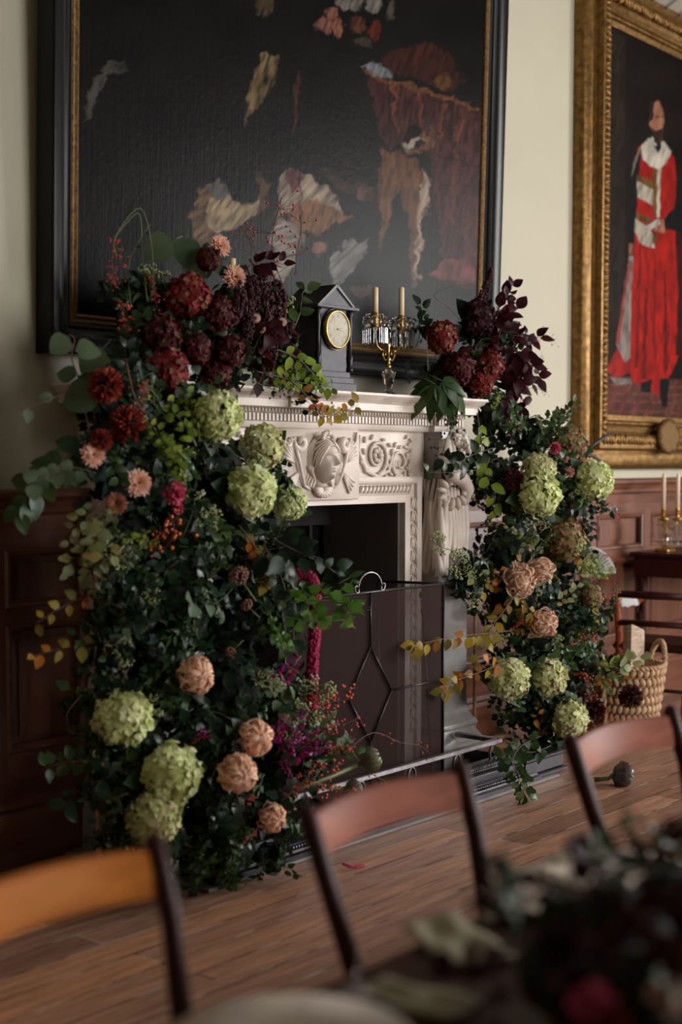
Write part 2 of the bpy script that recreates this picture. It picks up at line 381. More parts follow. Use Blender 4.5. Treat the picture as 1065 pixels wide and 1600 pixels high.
b.add([(X0 - .1, YF - .1, EAVE - .08), (X1 + .1, YF - .1, EAVE - .08), (X1 + .1, RID, RZ), (X0 - .1, RID, RZ), (X0 - .1, YF - .1, EAVE), (X1 + .1, YF - .1, EAVE), (X1 + .1, RID, RZ + .1), (X0 - .1, RID, RZ + .1)],
      [(3, 2, 1, 0), (5, 6, 7, 4), (1, 5, 4, 0), (3, 7, 6, 2), (4, 7, 3, 0), (2, 6, 5, 1)])
x = X0
while x < X1:                                                # dark gaps between the ceiling boards
    b.add([(x, 0, EAVE - .012), (x + .012, 0, EAVE - .012), (x + .012, RID, RZ - .012), (x, RID, RZ - .012)], [(0, 1, 2, 3)], 1); x += .185
struct(b.build('ceiling', [M['boards'], M['boards_gap']]))
def wall_with_hole(name, axis, pos, a0, a1, h0, h1, z0, z1, top, th=.3):
    b = MB()
    for (p, q, r_, s_) in ((a0, h0, 0, top), (h1, a1, 0, top), (h0, h1, 0, z0), (h0, h1, z1, top)):
        if axis == 'X': b.box(pos, pos + th, p, q, r_, s_)
        else: b.box(p, q, pos, pos + th, r_, s_)
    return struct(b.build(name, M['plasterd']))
WY0, WY1, WZ0, WZ1 = -7.3, -3.7, .9, 4.0
wall_with_hole('wall_right', 'X', X1, YF, .0, WY0, WY1, WZ0, WZ1, 6.5)
b = MB()
for y in (WY0, -6.1, -4.9, WY1 - .06): b.box(X1 + .1, X1 + .16, y, y + .06, WZ0, WZ1)
for z in (WZ0, 2.1, 3.3, WZ1 - .06): b.box(X1 + .1, X1 + .16, WY0, WY1, z, z + .06)
struct(b.build('window_1', M['boards']))
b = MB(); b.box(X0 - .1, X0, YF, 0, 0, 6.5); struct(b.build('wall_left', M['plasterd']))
wall_with_hole('wall_front', 'Y', YF - .3, X0, X1, 4.2, 7.4, .9, 3.3, 4.4)
b = MB()
for x in (4.2, 5.25, 6.3, 7.34): b.box(x, x + .06, YF - .2, YF - .14, .9, 3.3)
for z in (.9, 2.07, 3.24): b.box(4.2, 7.4, YF - .2, YF - .14, z, z + .06)
struct(b.build('window_2', M['boards']))

def wainscot(name, xa, xb, stiles):
    # flat field, proud stiles and rails, bolection moulding round every panel
    b = MB(); b.box(xa, xb, -.012, .02, .2, 1.25)
    for z0, z1 in ((.24, .42), (.90, .96), (1.18, 1.25)): b.box(xa, xb, -.035, -.01, z0, z1, 1)
    st = [xa - .06] + [s for s in stiles if xa < s < xb] + [xb + .06]
    for s_ in st: b.box(max(xa, s_ - .055), min(xb, s_ + .055), -.036, -.01, .25, 1.2)
    for p, q in zip(st[:-1], st[1:]):
        p2, q2 = max(xa, p + .055), min(xb, q - .055)
        if q2 - p2 < .15: continue
        for z0, z1 in ((.42, .90), (.96, 1.18)):
            b.ring(p2 + .03, q2 - .03, z0 + .03, z1 - .03, [(0, -.012), (0, -.03), (.01, -.044), (.022, -.046), (.03, -.036)], 1)
            if q2 - p2 > .3: b.box(p2 + .07, q2 - .07, -.022, -.01, z0 + .06, z1 - .06)
    return struct(b.build(name, [M['panel'], M['panelx']]))
stl = [2.42, 3.18, 6.12, 6.86, 7.55, 8.25, 8.98, 9.7]
wainscot('trim_1', X0, 3.62, stl); wainscot('trim_2', 5.66, X1, stl)
CAP = [(0, 1.40), (-.07, 1.40), (-.085, 1.388), (-.085, 1.372), (-.06, 1.355), (-.05, 1.33), (-.055, 1.315), (-.04, 1.30), (-.036, 1.24), (0, 1.24)]
b = MB(); b.run(X0, 3.62, CAP); b.run(5.66, X1, CAP); struct(b.build('trim_3', M['panelx']))
b = MB()
for xa, xb in ((X0, 3.6), (5.7, X1)): b.run(xa, xb, [(0, 0), (-.06, 0), (-.06, .19), (-.05, .21), (-.062, .225), (-.05, .245), (-.036, .25), (0, .25)])
struct(b.build('baseboard_back', M['panelx']))

# ------------------------------------------------------------------ painted canvases
def s2l(c): return np.array([((v / 255) / 12.92 if v / 255 <= .04045 else ((v / 255 + .055) / 1.055) ** 2.4) for v in c])
def vnoise(x, y, seed):
    g = np.random.default_rng(seed).random((64, 64)); xi = np.floor(x).astype(int); yi = np.floor(y).astype(int); fx = x - xi; fy = y - yi
    fx = fx * fx * (3 - 2 * fx); fy = fy * fy * (3 - 2 * fy)
    G = lambda i, j: g[i % 64, j % 64]
    return (G(xi, yi) * (1 - fx) + G(xi + 1, yi) * fx) * (1 - fy) + (G(xi, yi + 1) * (1 - fx) + G(xi + 1, yi + 1) * fx) * fy
def inside(px, py, poly):
    r = np.zeros(px.shape, bool); n = len(poly); j = n - 1
    for i in range(n):
        xi, yi = poly[i]; xj, yj = poly[j]
        c = ((yi > py) != (yj > py)) & (px < (xj - xi) * (py - yi) / ((yj - yi) if yj != yi else 1e-9) + xi); r ^= c; j = i
    return r
def canvas(name, x0, x1, z0, z1, Y, nx, nz, bg, layers, m, parent, warp=5, s=1.3):
    X, Z = np.meshgrid(np.linspace(x0, x1, nx), np.linspace(z0, z1, nz))
    P = np.stack([X - EYE.x, np.full_like(X, Y) - EYE.y, Z - EYE.z], -1)
    w = P @ np.array(FW); px = 532.5 + FPX * (P @ np.array(RT)) / w; py = PCY - FPX * (P @ np.array(UP)) / w
    wx = px + warp * (vnoise(px / 14, py / 14, 1) - .5) * 2 + warp * .5 * (vnoise(px / 5, py / 5, 2) - .5) * 2
    wy = py + warp * (vnoise(px / 14, py / 14, 3) - .5) * 2 + warp * .5 * (vnoise(px / 5, py / 5, 4) - .5) * 2
    col = np.ones(X.shape + (3,)) * s2l(bg)
    n1 = vnoise(px / 40, py / 40, 5)[..., None]; col = col * (.6 + .8 * n1)
    for k, L_ in enumerate(layers):
        poly, c, streak = L_[0], s2l(L_[1]), (L_[2] if len(L_) > 2 else .5)
        a = sum(inside(wx + ox, wy + oy, poly).astype(float) for ox, oy in ((-s, -s * .5), (s, s * .5), (-s * .5, s), (s * .5, -s), (0, 0), (s * 1.6, -s), (-s * 1.6, s), (s, s * 1.7))) / 8
        ang = L_[3] if len(L_) > 3 else .3
        u = (px * math.cos(ang) + py * math.sin(ang)) / 4.0; v = (-px * math.sin(ang) + py * math.cos(ang)) / 16.0
        n = vnoise(u, v, 10 + k); t = (1 - streak) + streak * 2 * n * (.6 + .8 * vnoise(px / 25, py / 25, 90 + k))
        col = col * (1 - a[..., None]) + c * t[..., None] * a[..., None]
    V = np.stack([X, np.full_like(X, Y), Z], -1).reshape(-1, 3)
    idx = np.arange(nx * nz).reshape(nz, nx)
    F = np.stack([idx[:-1, :-1], idx[:-1, 1:], idx[1:, 1:], idx[1:, :-1]], -1).reshape(-1, 4)
    me = bpy.data.meshes.new(name); me.vertices.add(len(V)); me.vertices.foreach_set('co', V.ravel())
    me.loops.add(F.size); me.loops.foreach_set('vertex_index', F.ravel().astype(np.int32))
    me.polygons.add(len(F)); me.polygons.foreach_set('loop_start', np.arange(0, F.size, 4, dtype=np.int32))
    me.polygons.foreach_set('loop_total', np.full(len(F), 4, dtype=np.int32)); me.update(calc_edges=True)
    ca = me.color_attributes.new('paint', 'FLOAT_COLOR', 'POINT')
    ca.data.foreach_set('color', np.concatenate([col, np.ones(X.shape + (1,))], -1).reshape(-1).astype(np.float32))
    me.materials.append(m); o = bpy.data.objects.new(name, me); C.objects.link(o); o.parent = parent
    return o
def blob(cx, cy, rx, ry, n=12): return [(cx + rx * math.cos(2 * PI * i / n), cy + ry * math.sin(2 * PI * i / n)) for i in range(n)]
def stripe(x0, y0, x1, y1, w0, w1=None): w1 = w1 or w0; return [(x0 - w0, y0), (x0 + w0, y0), (x1 + w1, y1), (x1 - w1, y1)]

still = thing('still_life_painting', 'huge dark game still life in a black frame above the mantelpiece', 'painting', (0, 0, 0))
BX0, BX1, BZ0, BZ1 = 3.575, 6.268, 2.065, 4.02
RB, GY, SK = (68, 36, 30), (150, 138, 124), (128, 88, 60)
L_ = [([(585, 95), (610, 76), (650, 68), (690, 82), (702, 106), (720, 130), (690, 145), (640, 125), (600, 112)], (66, 30, 20), .6),
      ([(562, 112), (600, 125), (640, 138), (690, 158), (745, 172), (745, 450), (690, 440), (676, 330), (664, 250), (650, 200), (636, 188), (618, 225), (600, 235), (585, 205)], (74, 36, 32), .7, .1),
      (stripe(606, 128, 612, 205, 3, 1), (120, 66, 44)), (stripe(640, 140, 650, 195, 3, 2), (122, 68, 46)), (stripe(688, 165, 676, 220, 3, 2), (118, 62, 44)), (stripe(712, 170, 700, 350, 5, 3), (108, 56, 42)),
      (stripe(730, 180, 722, 400, 3, 5), (92, 48, 42)), ([(562, 112), (600, 123), (742, 170), (742, 176), (600, 130), (566, 120)], (128, 80, 44)),
      ([(588, 235), (618, 240), (642, 250), (660, 285), (668, 310), (662, 335), (652, 350), (650, 440), (640, 446), (637, 360), (622, 300), (608, 310), (600, 360), (590, 400), (586, 300)], (112, 74, 46), .5, .1),
      ([(655, 262), (667, 296), (666, 326), (657, 330), (651, 440), (645, 440), (650, 330), (650, 295)], (176, 152, 130)),
      ([(616, 228), (640, 215), (655, 203), (668, 195), (668, 232), (650, 245), (630, 240)], (124, 84, 56)), ([(617, 228), (642, 216), (656, 220), (636, 236)], (178, 162, 146)),
      (blob(648, 228, 6, 8), (34, 24, 22)), ([(656, 192), (664, 178), (667, 214), (657, 208)], (60, 40, 34)),
      ([(302, 305), (330, 284), (352, 306), (348, 345), (326, 385), (304, 392), (294, 335)], (112, 86, 62), .7, .9),
      ([(326, 312), (346, 300), (372, 322), (396, 312), (412, 290), (404, 325), (372, 350), (338, 366), (320, 346)], (172, 148, 116), .6, .6),
      ([(318, 290), (338, 280), (350, 300), (334, 312)], (106, 102, 98)), ([(395, 270), (414, 290), (410, 320), (396, 340), (400, 305)], (88, 62, 44)),
      ([(432, 272), (450, 262), (482, 275), (512, 298), (532, 332), (512, 336), (490, 325), (462, 322), (442, 330), (428, 345), (430, 300)], (164, 144, 126), .6, .7),
      ([(436, 268), (458, 262), (476, 278), (450, 300)], (110, 64, 62)), ([(446, 322), (484, 315), (520, 330), (550, 334), (522, 346), (500, 366), (470, 362), (445, 346)], (136, 90, 60), .5, .2),
      ([(432, 345), (456, 350), (474, 370), (462, 402), (442, 442), (424, 436), (430, 400), (418, 372)], (158, 144, 132), .6, 1.3),
      ([(514, 402), (540, 380), (574, 370), (566, 402), (546, 422), (524, 446), (514, 428)], (132, 128, 124), .5, .8), (blob(497, 386, 13, 10), (142, 96, 74)),
      ([(494, 262), (540, 285), (584, 292), (586, 318), (556, 312), (520, 292)], (62, 40, 30)), (stripe(560, 296, 566, 312, 8, 6), (96, 70, 52)),
      ([(400, 90), (426, 84), (424, 128), (396, 166), (376, 196), (384, 140)], (108, 90, 60), .9, .3), ([(384, 0), (418, 0), (412, 28), (396, 30)], (92, 76, 52), .9),
      ([(452, 130), (459, 112), (460, 190), (452, 214)], (90, 50, 30)), (blob(494, 42, 14, 12), (142, 92, 78)), (blob(506, 26, 9, 9), (150, 96, 80)), (blob(517, 46, 9, 13), (156, 98, 76)),
      (blob(525, 8, 12, 13), (132, 124, 112)), (blob(546, 8, 8, 12), (140, 132, 122)), (blob(570, 10, 12, 13), (128, 122, 114)), (blob(598, 18, 6, 14), (96, 88, 76)), (blob(576, 48, 12, 14), (92, 34, 22)),
      (blob(548, 44, 11, 12), (96, 54, 36)), (blob(556, 68, 14, 8), (66, 60, 46)), ([(558, 106), (575, 97), (598, 110), (600, 118), (582, 122)], (126, 134, 136)),
      ([(126, 190), (134, 148), (148, 118), (162, 100), (186, 94), (190, 108), (162, 116), (148, 146), (132, 182)], (84, 80, 74), .4), (blob(180, 102, 10, 5), (40, 42, 44)),
      (blob(684, 128, 14, 10), (108, 72, 34)), ([(664, 432), (688, 406), (736, 412), (742, 440), (700, 436)], (124, 66, 58), .5), (blob(568, 455, 20, 10), (86, 66, 60)),
      ([(464, 0), (467, 0), (467, 470), (464, 470)], (12, 11, 12)), ([(466, 198), (540, 206), (742, 262), (742, 264), (540, 209), (466, 200)], (14, 12, 12))]
for k in range(26):                                          # faint plumage flecks in the dark ground
    x_, y_ = random.uniform(300, 460), random.uniform(120, 260); L_.append((stripe(x_, y_, x_ + random.uniform(-4, 4), y_ + random.uniform(5, 14), 1, 1), (52, 34, 24)))
L_ = [(l[0], tuple(v * .66 for v in l[1])) + tuple(l[2:]) for l in L_]
canvas('canvas', BX0, BX1, BZ0, BZ1, -.052, 620, 450, (11, 9, 9), L_, painted_mat('dark_varnished_oil_paint', .33, .17, (70, 60, 3), .045), still)
f = MB(); f.ring(BX0 - .001, BX1 + .001, BZ0, BZ1, [(0, -.05), (.003, -.06), (.012, -.066), (.022, -.06), (.032, -.064), (.042, -.058)])
f.build('gilt_slip', M['giltd'], still, smooth=False)
f = MB(); f.ring(BX0, BX1, BZ0, BZ1, [(.04, -.055), (.04, -.062), (.05, -.068), (.058, -.062), (.062, -.075), (.075, -.082), (.085, -.078), (.095, -.088), (.13, -.10), (.145, -.096), (.15, -.10), (.158, -.094), (.16, -.01)])
autosmooth(f.build('frame', M['ebony'], still), 50)
still.location = (0, 0, 0)
# hangs with its top a little forward of the wall
piv = Vector((0, 0, BZ0)); still.matrix_world = Matrix.Translation(piv) @ Matrix.Rotation(R(1.6), 4, 'X') @ Matrix.Translation(-piv)

port = thing('portrait_painting', 'portrait of a standing man in red robes in a carved gold frame', 'painting')
GX0, GX1, GZ0, GZ1 = 7.675, 9.15, 1.785, 4.085
def q(l): return [(920 + a / 2.963, 120 + b_ / 2.963) for a, b_ in l]
RED = (176, 28, 18)
L2 = [([(946, 40), (976, 60), (976, 590), (946, 590)], (40, 29, 23)), (stripe(962, 60, 966, 220, 3), (52, 38, 28)), ([(944, 588), (1200, 600), (1200, 690), (944, 690)], (92, 58, 50), .4)]
for (a, c) in ((600, 0), (612, 1), (625, 2), (640, 3)): L2.append(([(944, a), (1200, a + 8), (1200, a + 11), (944, a + 3)], (122, 62, 50)))
for a in (958, 978, 1000, 1020): L2.append((stripe(a + 8, 596, a - 14, 655, 2, 3), (120, 60, 50)))
L2 += [(q([(130, 1250), (185, 1230), (190, 1370), (120, 1402), (80, 1362)]), (164, 34, 30)), (q([(90, 1390), (190, 1400), (200, 1420), (130, 1430)]), (132, 122, 114)),
       (q([(183, 830), (205, 830), (192, 1300), (165, 1322), (125, 1240), (150, 1080)]), (138, 126, 120), .5, 0),
       (q([(182, 850), (192, 850), (140, 1240), (125, 1240)]), (158, 58, 50)),
       (q([(225, 330), (265, 300), (340, 310), (395, 370), (405, 480), (392, 620), (402, 760), (418, 1000), (418, 1280), (385, 1370), (352, 1420), (325, 1482), (290, 1450), (240, 1430), (190, 1400), (193, 1100), (200, 900), (215, 720), (225, 500)]), RED, .35, 0),
       (q([(262, 980), (272, 980), (262, 1400), (240, 1400)]), (116, 14, 10)), (q([(345, 900), (352, 900), (368, 1350), (348, 1390)]), (104, 12, 9)), (q([(300, 820), (306, 820), (310, 1300), (300, 1300)]), (120, 15, 10)),
       (q([(395, 620), (430, 600), (430, 1300), (400, 1290), (412, 1000)]), (58, 14, 12)), (q([(236, 760), (244, 760), (225, 1350), (210, 1350)]), (130, 16, 12)),
       (q([(205, 420), (238, 325), (246, 330), (228, 500), (216, 650), (208, 772), (182, 772), (190, 560)]), (16, 15, 17)), (q([(345, 660), (400, 600), (430, 560), (430, 725), (345, 702)]), (15, 14, 16)),
       (q([(196, 470), (206, 400), (238, 322), (244, 328), (214, 420)]), (128, 120, 104)),
       (q([(222, 480), (300, 520), (297, 596), (225, 556)]), (186, 176, 156)), (q([(214, 650), (262, 690), (305, 740), (302, 798), (240, 772), (214, 722)]), (184, 172, 154)), (q([(314, 430), (332, 430), (326, 650), (310, 650)]), (186, 178, 160)),
       (q([(222, 448), (300, 490), (300, 525), (222, 482)]), (120, 82, 36)), (q([(218, 620), (290, 660), (290, 692), (218, 652)]), (118, 80, 36)), (q([(295, 430), (314, 430), (310, 650), (295, 650)]), (116, 78, 34)),
       (q([(240, 320), (275, 283), (332, 290), (384, 345), (358, 402), (320, 436), (280, 412), (250, 382)]), (204, 196, 180), .3), (q([(290, 280), (330, 290), (334, 330), (318, 350), (300, 320)]), (18, 17, 20)), (q([(288, 276), (300, 282), (312, 320), (300, 312)]), (220, 214, 204)),
       (q([(286, 128), (322, 108), (338, 150), (346, 205), (338, 285), (308, 292), (292, 242), (280, 222)]), (176, 120, 92), .25), (q([(280, 110), (318, 100), (304, 122), (294, 200), (280, 205)]), (36, 26, 22)),
       (q([(290, 226), (306, 250), (345, 236), (340, 304), (302, 304)]), (62, 40, 30)), (q([(306, 180), (320, 178), (320, 186), (306, 188)]), (60, 38, 32)), (q([(330, 178), (340, 178), (340, 186), (330, 186)]), (60, 38, 32)),
       (q([(182, 774), (208, 774), (202, 832), (184, 826)]), (150, 98, 74)), (q([(300, 668), (350, 656), (350, 722), (304, 716)]), (168, 112, 86)), (q([(256, 700), (322, 652), (330, 680), (266, 722)]), (196, 192, 184)),
       (q([(296, 716), (312, 716), (316, 770), (296, 770)]), (90, 66, 28)), (q([(328, 1400), (372, 1400), (362, 1532), (336, 1532), (326, 1470)]), (14, 12, 13)), (q([(240, 1420), (292, 1400), (286, 1462), (240, 1458)]), (18, 15, 15))]
L2 = [(l[0], tuple(v * .78 for v in l[1])) + tuple(l[2:]) for l in L2]
canvas('canvas', GX0, GX1, GZ0, GZ1, -.052, 420, 600, (20, 13, 11), L2, painted_mat('portrait_oil_paint', .6, .1, (30, 30, 30), .06), port, warp=1.2, s=.7)
f = MB(); f.ring(GX0, GX1, GZ0, GZ1, [(0, -.05), (.0, -.062), (.03, -.066), (.034, -.072)]); f.build('gilt_slip', M['gilt'], port)
def leafrow(mb, x0, x1, z0, z1, w0, w1, y, step, mi=0, h=.02):  # carved leaves side by side round a frame
    wm = (w0 + w1) / 2
    def lump(cx, cz, ax, az, rot):
        M3 = Matrix.Rotation(rot, 3, 'Y'); mb.ball((cx, y, cz), 1, 8, 4, mi, (ax, h, az), M3)
    n = int((x1 - x0 + 2 * wm) / step)
    for i in range(n + 1):
        cx = x0 - wm + (x1 - x0 + 2 * wm) * i / n
        for cz in (z0 - wm, z1 + wm): lump(cx, cz, step * .5, (w1 - w0) * .52, random.uniform(-.5, .5))
    n = int((z1 - z0 + 2 * wm) / step)
    for i in range(1, n):
        cz = z0 - wm + (z1 - z0 + 2 * wm) * i / n
        for cx in (x0 - wm, x1 + wm): lump(cx, cz, (w1 - w0) * .52, step * .5, random.uniform(-.5, .5))
f = MB(); leafrow(f, GX0, GX1, GZ0, GZ1, .034, .062, -.075, .026, h=.012); f.build('carved_bead_band', M['gilt'], port, smooth=True)
f = MB(); f.ring(GX0, GX1, GZ0, GZ1, [(.03, -.06), (.062, -.072), (.068, -.09), (.08, -.096), (.09, -.09), (.10, -.095), (.105, -.085), (.15, -.11), (.16, -.118), (.185, -.13), (.2, -.125), (.205, -.13), (.21, -.12), (.215, -.09), (.24, -.08), (.27, -.09), (.30, -.08), (.32, -.06), (.33, -.04), (.33, -.005)])
autosmooth(f.build('frame', M['gilt'], port), 50)
f = MB(); leafrow(f, GX0, GX1, GZ0, GZ1, .11, .19, -.118, .034, h=.024); f.build('acanthus_band', M['gilt'], port, smooth=True)
p = at(1041, 682, -.14)
f = MB(); pl = [(p.x + (.13 + .02 * math.cos(5 * a)) * math.cos(a), p.z + (.095 + .012 * math.cos(7 * a)) * math.sin(a)) for a in [2 * PI * i / 40 for i in range(40)]]
f.prism(pl, -.165, -.12)
for i in range(22):
    a = 2 * PI * i / 22; f.ball((p.x + .135 * math.cos(a), -.155, p.z + .098 * math.sin(a)), .018, 6, 4)
f.build('cartouche', M['giltd'], port, smooth=False)

# ------------------------------------------------------------------ the marble chimneypiece
fire = thing('fireplace', 'carved white marble chimneypiece with a woman\'s face on its central tablet', 'fireplace', (0, 0, 0))
def F(mb, n, m='marble', sm=True, par=None):
    o = mb.build(n, M[m], par or fire)
    return autosmooth(o, 45) if sm else o
SX0, SX1 = 3.50, 5.76
def loft(mb, x0, x1, yf, prof, mi=0):                        # square-plan moulding round three sides; prof = [(offset, z)]
    vs = []
    for o_, z in prof: vs += [(x0 - o_, 0, z), (x0 - o_, yf - o_, z), (x1 + o_, yf - o_, z), (x1 + o_, 0, z)]
    n = len(prof); fs = []
    for i in range(n - 1):
        for j in range(4): k = (j + 1) % 4; fs.append((i * 4 + j, i * 4 + k, (i + 1) * 4 + k, (i + 1) * 4 + j))
    fs += [(0, 1, 2, 3), tuple((n - 1) * 4 + j for j in (3, 2, 1, 0))]
    mb.add(vs, fs, mi)
b = MB()
SH = [(.0, 1.722), (.015, 1.725), (.015, 1.755), (.022, 1.76), (.026, 1.766), (.036, 1.772), (.044, 1.785), (.05, 1.79), (.05, 1.80)]
loft(b, SX0 + .06, SX1 - .06, -.39, SH)
for xa, xb in ((SX0 + .04, SX0 + .24), (SX1 - .24, SX1 - .04)): loft(b, xa, xb, -.415, SH)
loft(b, 4.40, 4.93, -.405, SH)
F(b, 'mantel_shelf')
b = MB()
x = SX0 + .02
while x < SX1 - .02: b.ball((x, -.412, 1.764), .0045, 6, 4); x += .0115
F(b, 'bead_row')
b = MB(); loft(b, SX0 + .13, SX1 - .13, -.33, [(0, 1.64), (.006, 1.645), (.012, 1.66), (.012, 1.668), (.018, 1.67), (.018, 1.70), (.03, 1.703), (.04, 1.722)])
for xa, xb in ((SX0 + .13, SX0 + .27), (SX1 - .29, SX1 - .13)): loft(b, xa, xb, -.36, [(0, 1.64), (.006, 1.645), (.012, 1.66), (.012, 1.668), (.018, 1.67), (.018, 1.70), (.03, 1.703), (.04, 1.722)])
F(b, 'cornice')
b = MB(); x = SX0 + .1
while x < SX1 - .1:
    y = -.40 if (x < SX0 + .30 or x > SX1 - .31) else -.37
    b.box(x, x + .013, y, -.30, 1.67, 1.698); x += .0235
F(b, 'dentil_band', sm=False)
b = MB(); x = SX0 + .1
while x < SX1 - .1:
    y = -.405 if (x < SX0 + .30 or x > SX1 - .31) else -.375
    b.ball((x, y, 1.712), .0085, 8, 5, 0, (.75, .8, 1.1)); x += .02
F(b, 'leaf_moulding')
b = MB(); b.box(FX0 - .16, FX1 + .17, -.30, .0, FZ1 + .02, 1.65); b.box(SX0 + .12, FX0, -.28, 0, .0, 1.65); b.box(FX1 + .001, SX1 - .1, -.28, 0, 0, 1.65)
F(b, 'frieze', sm=False)
b = MB(); b.bbox(4.40, 4.93, -.345, -.28, 1.335, 1.642, .006); F(b, 'tablet')
b = MB(); b.ring(FX0, FX1, 0, FZ1, [(0, -.12), (0, -.318), (.035, -.322), (.04, -.316), (.045, -.308)], open_bottom=True)
b.ring(FX0, FX1, 0, FZ1, [(.085, -.305), (.088, -.322), (.10, -.33), (.112, -.33), (.12, -.326), (.12, -.28)], open_bottom=True)
b.ring(FX0, FX1, 0, FZ1, [(.044, -.31), (.06, -.312), (.086, -.305)], open_bottom=True)
F(b, 'opening_surround')
b = MB()
def egg(cx, cz, vert):
    b.ball((cx, -.313, cz), 1, 8, 6, 0, (.013, .014, .024) if vert else (.024, .014, .013))
    for s_ in (-1, 1):
        if vert: b.tube([(cx - s_ * .017, -.316, cz - .022), (cx - s_ * .02, -.322, cz), (cx - s_ * .006, -.318, cz + .03)], .004, 5)
        else: b.tube([(cx - .026, -.318, cz - s_ * .014), (cx, -.322, cz - s_ * .018), (cx + .03, -.318, cz - s_ * .004)], .004, 5)
z = .25
while z < FZ1: egg(FX1 + .064, z, 1); egg(FX0 - .064, z, 1); z += .062
x = FX0 - .06
while x < FX1 + .06:
    if not 4.37 < x < 4.95:
        b.ball((x, -.315, FZ1 + .064), 1, 6, 5, 0, (.011, .014, .021), Matrix.Rotation(.5, 3, 'Y'))
    x += .028
F(b, 'egg_and_dart_carving')
# the face
def face(c, a=.066, bb=.075, cc=.098):
    n = 80; m = 80; vs = []
    g = lambda u, v, u0, v0, su, sv: math.exp(-((u - u0) / su) ** 2 - ((v - v0) / sv) ** 2)
    for i in range(m + 1):
        la = -PI / 2 + PI * i / m
        for j in range(n):
            lo = 2 * PI * j / n - PI
            ux = math.sin(lo) * math.cos(la); uy = -math.cos(lo) * math.cos(la); uz = math.sin(la)
            x_, y_, z_ = ux * a, uy * bb, uz * cc
            if uz < -.1: x_ *= 1 - .42 * min(1, (-.1 - uz) / .9) ** 1.2
            if uy < 0:
                u, v = ux, uz; A = abs(u); d = 0
                d += .026 * math.exp(-(u / (.075 + .05 * max(0, min(1, (.25 - v) / .4)))) ** 2) * max(0, min(1, (.27 - v) / .36)) * (1 if v > -.13 else math.exp(-((v + .13) / .05) ** 2))
                d += .006 * g(A, v, .10, -.11, .07, .05)
                d += .010 * g(A, v, .30, .28, .26, .05)
                d -= .018 * g(A, v, .33, .14, .18, .10)
                d += .017 * g(A, v, .34, .130, .13, .05) - .006 * g(A, v, .34, .13, .14, .012)
                d += .006 * g(A, v, .48, -.18, .2, .2)
                d += .010 * g(u, v, 0, -.33, .17, .035) + .011 * g(u, v, 0, -.43, .13, .035) - .007 * g(u, v, 0, -.382, .18, .014)
                d -= .007 * g(u, v, 0, -.53, .15, .05) + .004 * g(u, v, 0, -.24, .05, .05)
                d += .014 * g(u, v, 0, -.70, .2, .13)
                y_ -= d
            vs.append((c[0] + x_, c[1] + y_, c[2] + z_))
    fs = [(i * n + j, i * n + (j + 1) % n, (i + 1) * n + (j + 1) % n, (i + 1) * n + j) for i in range(m) for j in range(n)]
    return vs, fs
fc = Vector((4.655, -.362, 1.505))
tb = [o for o in fire.children if o.name.startswith('tablet')][0]
b = MB(); b.add(*face(fc)); b.tube([fc + Vector((0, .03, -.03)), fc + Vector((0, .03, -.11))], [.04, .036], 12)
o = b.build('carved_face', M['marble'], tb, smooth=True)
b = MB()
for s_ in (-1, 1):
    for k in range(9):
        t0 = k / 8; pts = []
        for i in range(16):
            t = i / 15; a = (.08 + .12 * t0) + t * (1.75 + .25 * t0); rr = .66 + .38 * t0 + .26 * t + .02 * math.sin(9 * t + k)
            px_ = s_ * math.sin(a) * (.066 * rr + .006 * t0); pz_ = math.cos(a) * .1 * rr * (1 if a < PI / 2 else .8)
            pts.append(fc + Vector((px_, -.078 * math.sqrt(max(0, 1 - min(1, rr) ** 2)) - .004 + .03 * max(0, rr - 1) / .2, pz_)))
        b.tube(pts, [.0075 * (1 - .5 * abs(i / 15 - .4)) for i in range(16)], 6)
    for k in range(4):                                       # locks that fall beside the neck
        pts = [fc + Vector((s_ * (.062 + .006 * k + .010 * math.sin(i * .9 + k)), .0 + .006 * k, -.02 - .012 * i)) for i in range(9)]
        b.tube(pts, [.010 - .0007 * i for i in range(9)], 6)
for k in range(9):
    a = PI * k / 8; b.ball(fc + Vector((.034 * math.cos(a), -.028, .098 + .022 * math.sin(a))), .012, 8, 6)
b.ball(fc + Vector((0, -.03, .118)), .014, 8, 6)
b.build('carved_hair', M['marble'], tb, smooth=True)
def spiral(c, r0, turns, dirn, a0, y, n=28):
    return [(c[0] + dirn * r0 * (1 - i / n * .85) * math.cos(a0 + turns * 2 * PI * i / n), y - .01 * (i / n), c[1] + r0 * (1 - i / n * .85) * math.sin(a0 + turns * 2 * PI * i / n)) for i in range(n + 1)]
b = MB()
for s_ in (-1, 1):
    cx = fc.x + s_ * .14
    pts = spiral((cx + s_ * .005, 1.58), .034, 1.1, -s_, PI * .9, -.355)[::-1] + [(cx + s_ * .03, -.36, 1.55), (cx + s_ * .012, -.362, 1.50), (cx - s_ * .006, -.36, 1.45), (cx - s_ * .03, -.355, 1.40), (cx - s_ * .07, -.35, 1.385)]
    b.tube(pts, [.007 + .013 * math.sin(PI * min(1, i / len(pts) * 1.1)) for i in range(len(pts))], 8)
    b.tube([(cx + s_ * .025, -.35, 1.60), (cx + s_ * .07, -.352, 1.565), (cx + s_ * .10, -.352, 1.59), (cx + s_ * .105, -.352, 1.632)], [.010, .009, .007, .004], 7)
    for k in range(6):                                       # fan of wing feathers
        a = .35 + k * .2; b.tube([(cx + s_ * .03, -.35, 1.50), (cx + s_ * (.03 + .08 * math.sin(a)), -.352, 1.50 + .11 * math.cos(a))], [.006, .0095], 6)
    for k in range(4):
        a = PI * .62 + k * .22; b.tube([(cx + s_ * .01, -.35, 1.45), (cx + s_ * (.01 + .09 * math.sin(a)), -.35, 1.45 + .10 * math.cos(a))], [.009, .006], 6)
